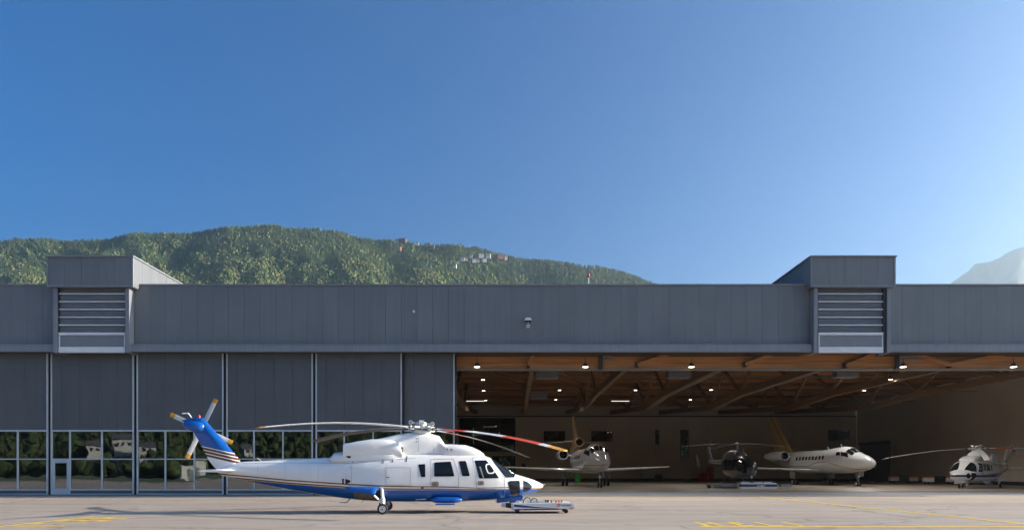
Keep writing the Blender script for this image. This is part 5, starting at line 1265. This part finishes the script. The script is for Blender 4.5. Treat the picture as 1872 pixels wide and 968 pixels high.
# ------------------------------------------------------------------ clutter along the walls
def extinguisher(px, d, lab):
    t = thing('fire_extinguisher', lab, 'extinguisher', (XP(px, d), d, .01), 0, 'extinguishers by the back wall')
    MB().tube([(0,0,0),(0,0,.05),(0,0,1.15),(0,0,1.3),(0,0,1.36)], [.26,.28,.28,.14,.07], 16).build('cylinder', M['red'], t, smooth=40)
    MB().box(-.09,.09,-.05,.05,1.36,1.46).build('valve', M['dark_metal'], t); MB().tube([(.05,-.05,1.4),(.26,-.22,1.3),(.31,-.25,.7)], .03, 8).build('hose', M['black'], t)
for px, lab in ((1279,'red fire extinguisher left of the grey column, the outer of three'),(1285.5,'red fire extinguisher, the middle of three by the back wall'),(1292,'red fire extinguisher nearest the dark helicopter, of three')): extinguisher(px, YB-1.2, lab)
c = W(1298, 862, YB-.2); t = thing('hose_cabinet', 'red fire hose cabinet on the back wall left of the dark helicopter', 'cabinet', (c.x, YB-.004, c.z-1.0))
MB().box(-.55,.55,-.3,-.002,0,1.9).build('case', M['red'], t); MB().box(-.48,.48,-.33,-.302,.07,1.83).build('door', M['red'], t); MB().box(.36,.42,-.37,-.332,.85,1.05).build('handle', M['chrome'], t)
c = W(957, 851.5, YB); t = thing('wall_speaker', 'black speaker box on the back wall left of the trijet', 'speaker', (c.x, YB-.004, c.z))
MB().box(-.33,.33,-.4,-.05,-.42,.42).build('case', M['black'], t); MB().tube([(0,-.42,-.1),(0,-.401,-.1)], .22, 16).build('cone', M['dark_metal'], t); MB().box(-.06,.06,-.05,-.002,-.1,.1).build('bracket', M['dark_metal'], t)
t = thing('waste_bin', 'green plastic bin behind the left jet', 'bin', (XP(1056, 88), 88, .01))
MB().loft([[(x*k, y*k, zz) for x, y in ((-.36,-.36),(.36,-.36),(.36,.36),(-.36,.36))] for k, zz in ((.8,.06),(1,1.1))]).build('bin_body', M['green'], t); MB().box(-.4,.4,-.4,.4,1.11,1.18).build('lid', M['green'], t)
for sx in (-.2,.2): MB().tube([(sx,.28,.08),(sx+.05,.28,.08)], .08, 10).build('wheel', M['rubber'], t)
t = thing('tool_trolley', 'small grey tool trolley by the back wall right of the trijet', 'trolley', (XP(1184, YB-1.5), YB-1.5, .01))
MB().box(-1.0,1.0,-.4,.4,.5,1.25).build('cabinet', M['grey_metal'], t); MB().tube([(-1.0,-.3,1.3),(-1.15,-.3,1.45),(-1.15,.3,1.45),(-1.0,.3,1.3)], .03, 6).build('push_handle', M['chrome'], t)
for i in range(3): boxpart('drawer', M['alu'], t, -.92, .92, -.43, -.402, .55+.23*i, .74+.23*i)
for sx in (-.8,.8):
    MB().tube([(sx,0,.5),(sx,0,.2)], .04, 6).build('leg', M['dark_metal'], t); MB().tube([(sx-.05,0,.12),(sx+.05,0,.12)], .12, 10).build('wheel', M['rubber'], t)
t = thing('ground_power_unit', 'dark ground power unit by the back wall beside the tool trolley', 'power unit', (XP(1203, YB-1.4), YB-1.4, .01))
MB().loft([[(x, y, .25) for x, y in ((-.6,-.4),(.6,-.4),(.6,.4),(-.6,.4))], [(x, y, .8) for x, y in ((-.6,-.4),(.6,-.4),(.6,.4),(-.6,.4))], [(x*.7, y*.8, 1.1) for x, y in ((-.6,-.4),(.6,-.4),(.6,.4),(-.6,.4))]]).build('housing', M['dark_metal'], t)
for sx in (-.4,.4): MB().tube([(sx-.06,-.3,.13),(sx+.06,-.3,.13)], .13, 12).build('wheel', M['rubber'], t)
MB().bar((.55,0,.3),(1.1,0,.12), .06, .06).build('tow_handle', M['grey_metal'], t)
def dolly(px, d, lab):
    t = thing('aircraft_dolly', lab, 'dolly', (XP(px, d), d, .01), R(172), 'dollies along the right wall')
    MB().box(-1.7,1.7,-.45,.45,.16,.30).build('frame', M['dark_metal'], t)
    for sx in (-1.15,1.15): MB().box(sx-.5,sx+.5,-.4,.4,.302,.75).build('crate', M['cream'], t); MB().box(sx-.5,sx+.5,-.4,.4,.752,.92).build('orange_lid', M['orange'], t)
    MB().box(-.5,.5,-.35,.35,.302,1.0).build('motor_cover', M['black'], t)
    MB().bar((1.7,0,.2),(3.4,0,.12), .08, .08).build('tow_bar', M['dark_metal'], t)
    for sx in (-1.3,1.3):
        for sy in (-.45,.45): MB().tube([(sx,sy-.04,.13),(sx,sy+.04,.13)], .13, 12).build('wheel', M['rubber'], t)
dolly(1651, 88, 'low dolly with two orange lidded crates, near the roller door'); dolly(1716, 80, 'low dolly with two orange lidded crates, nearest the white and navy helicopter')
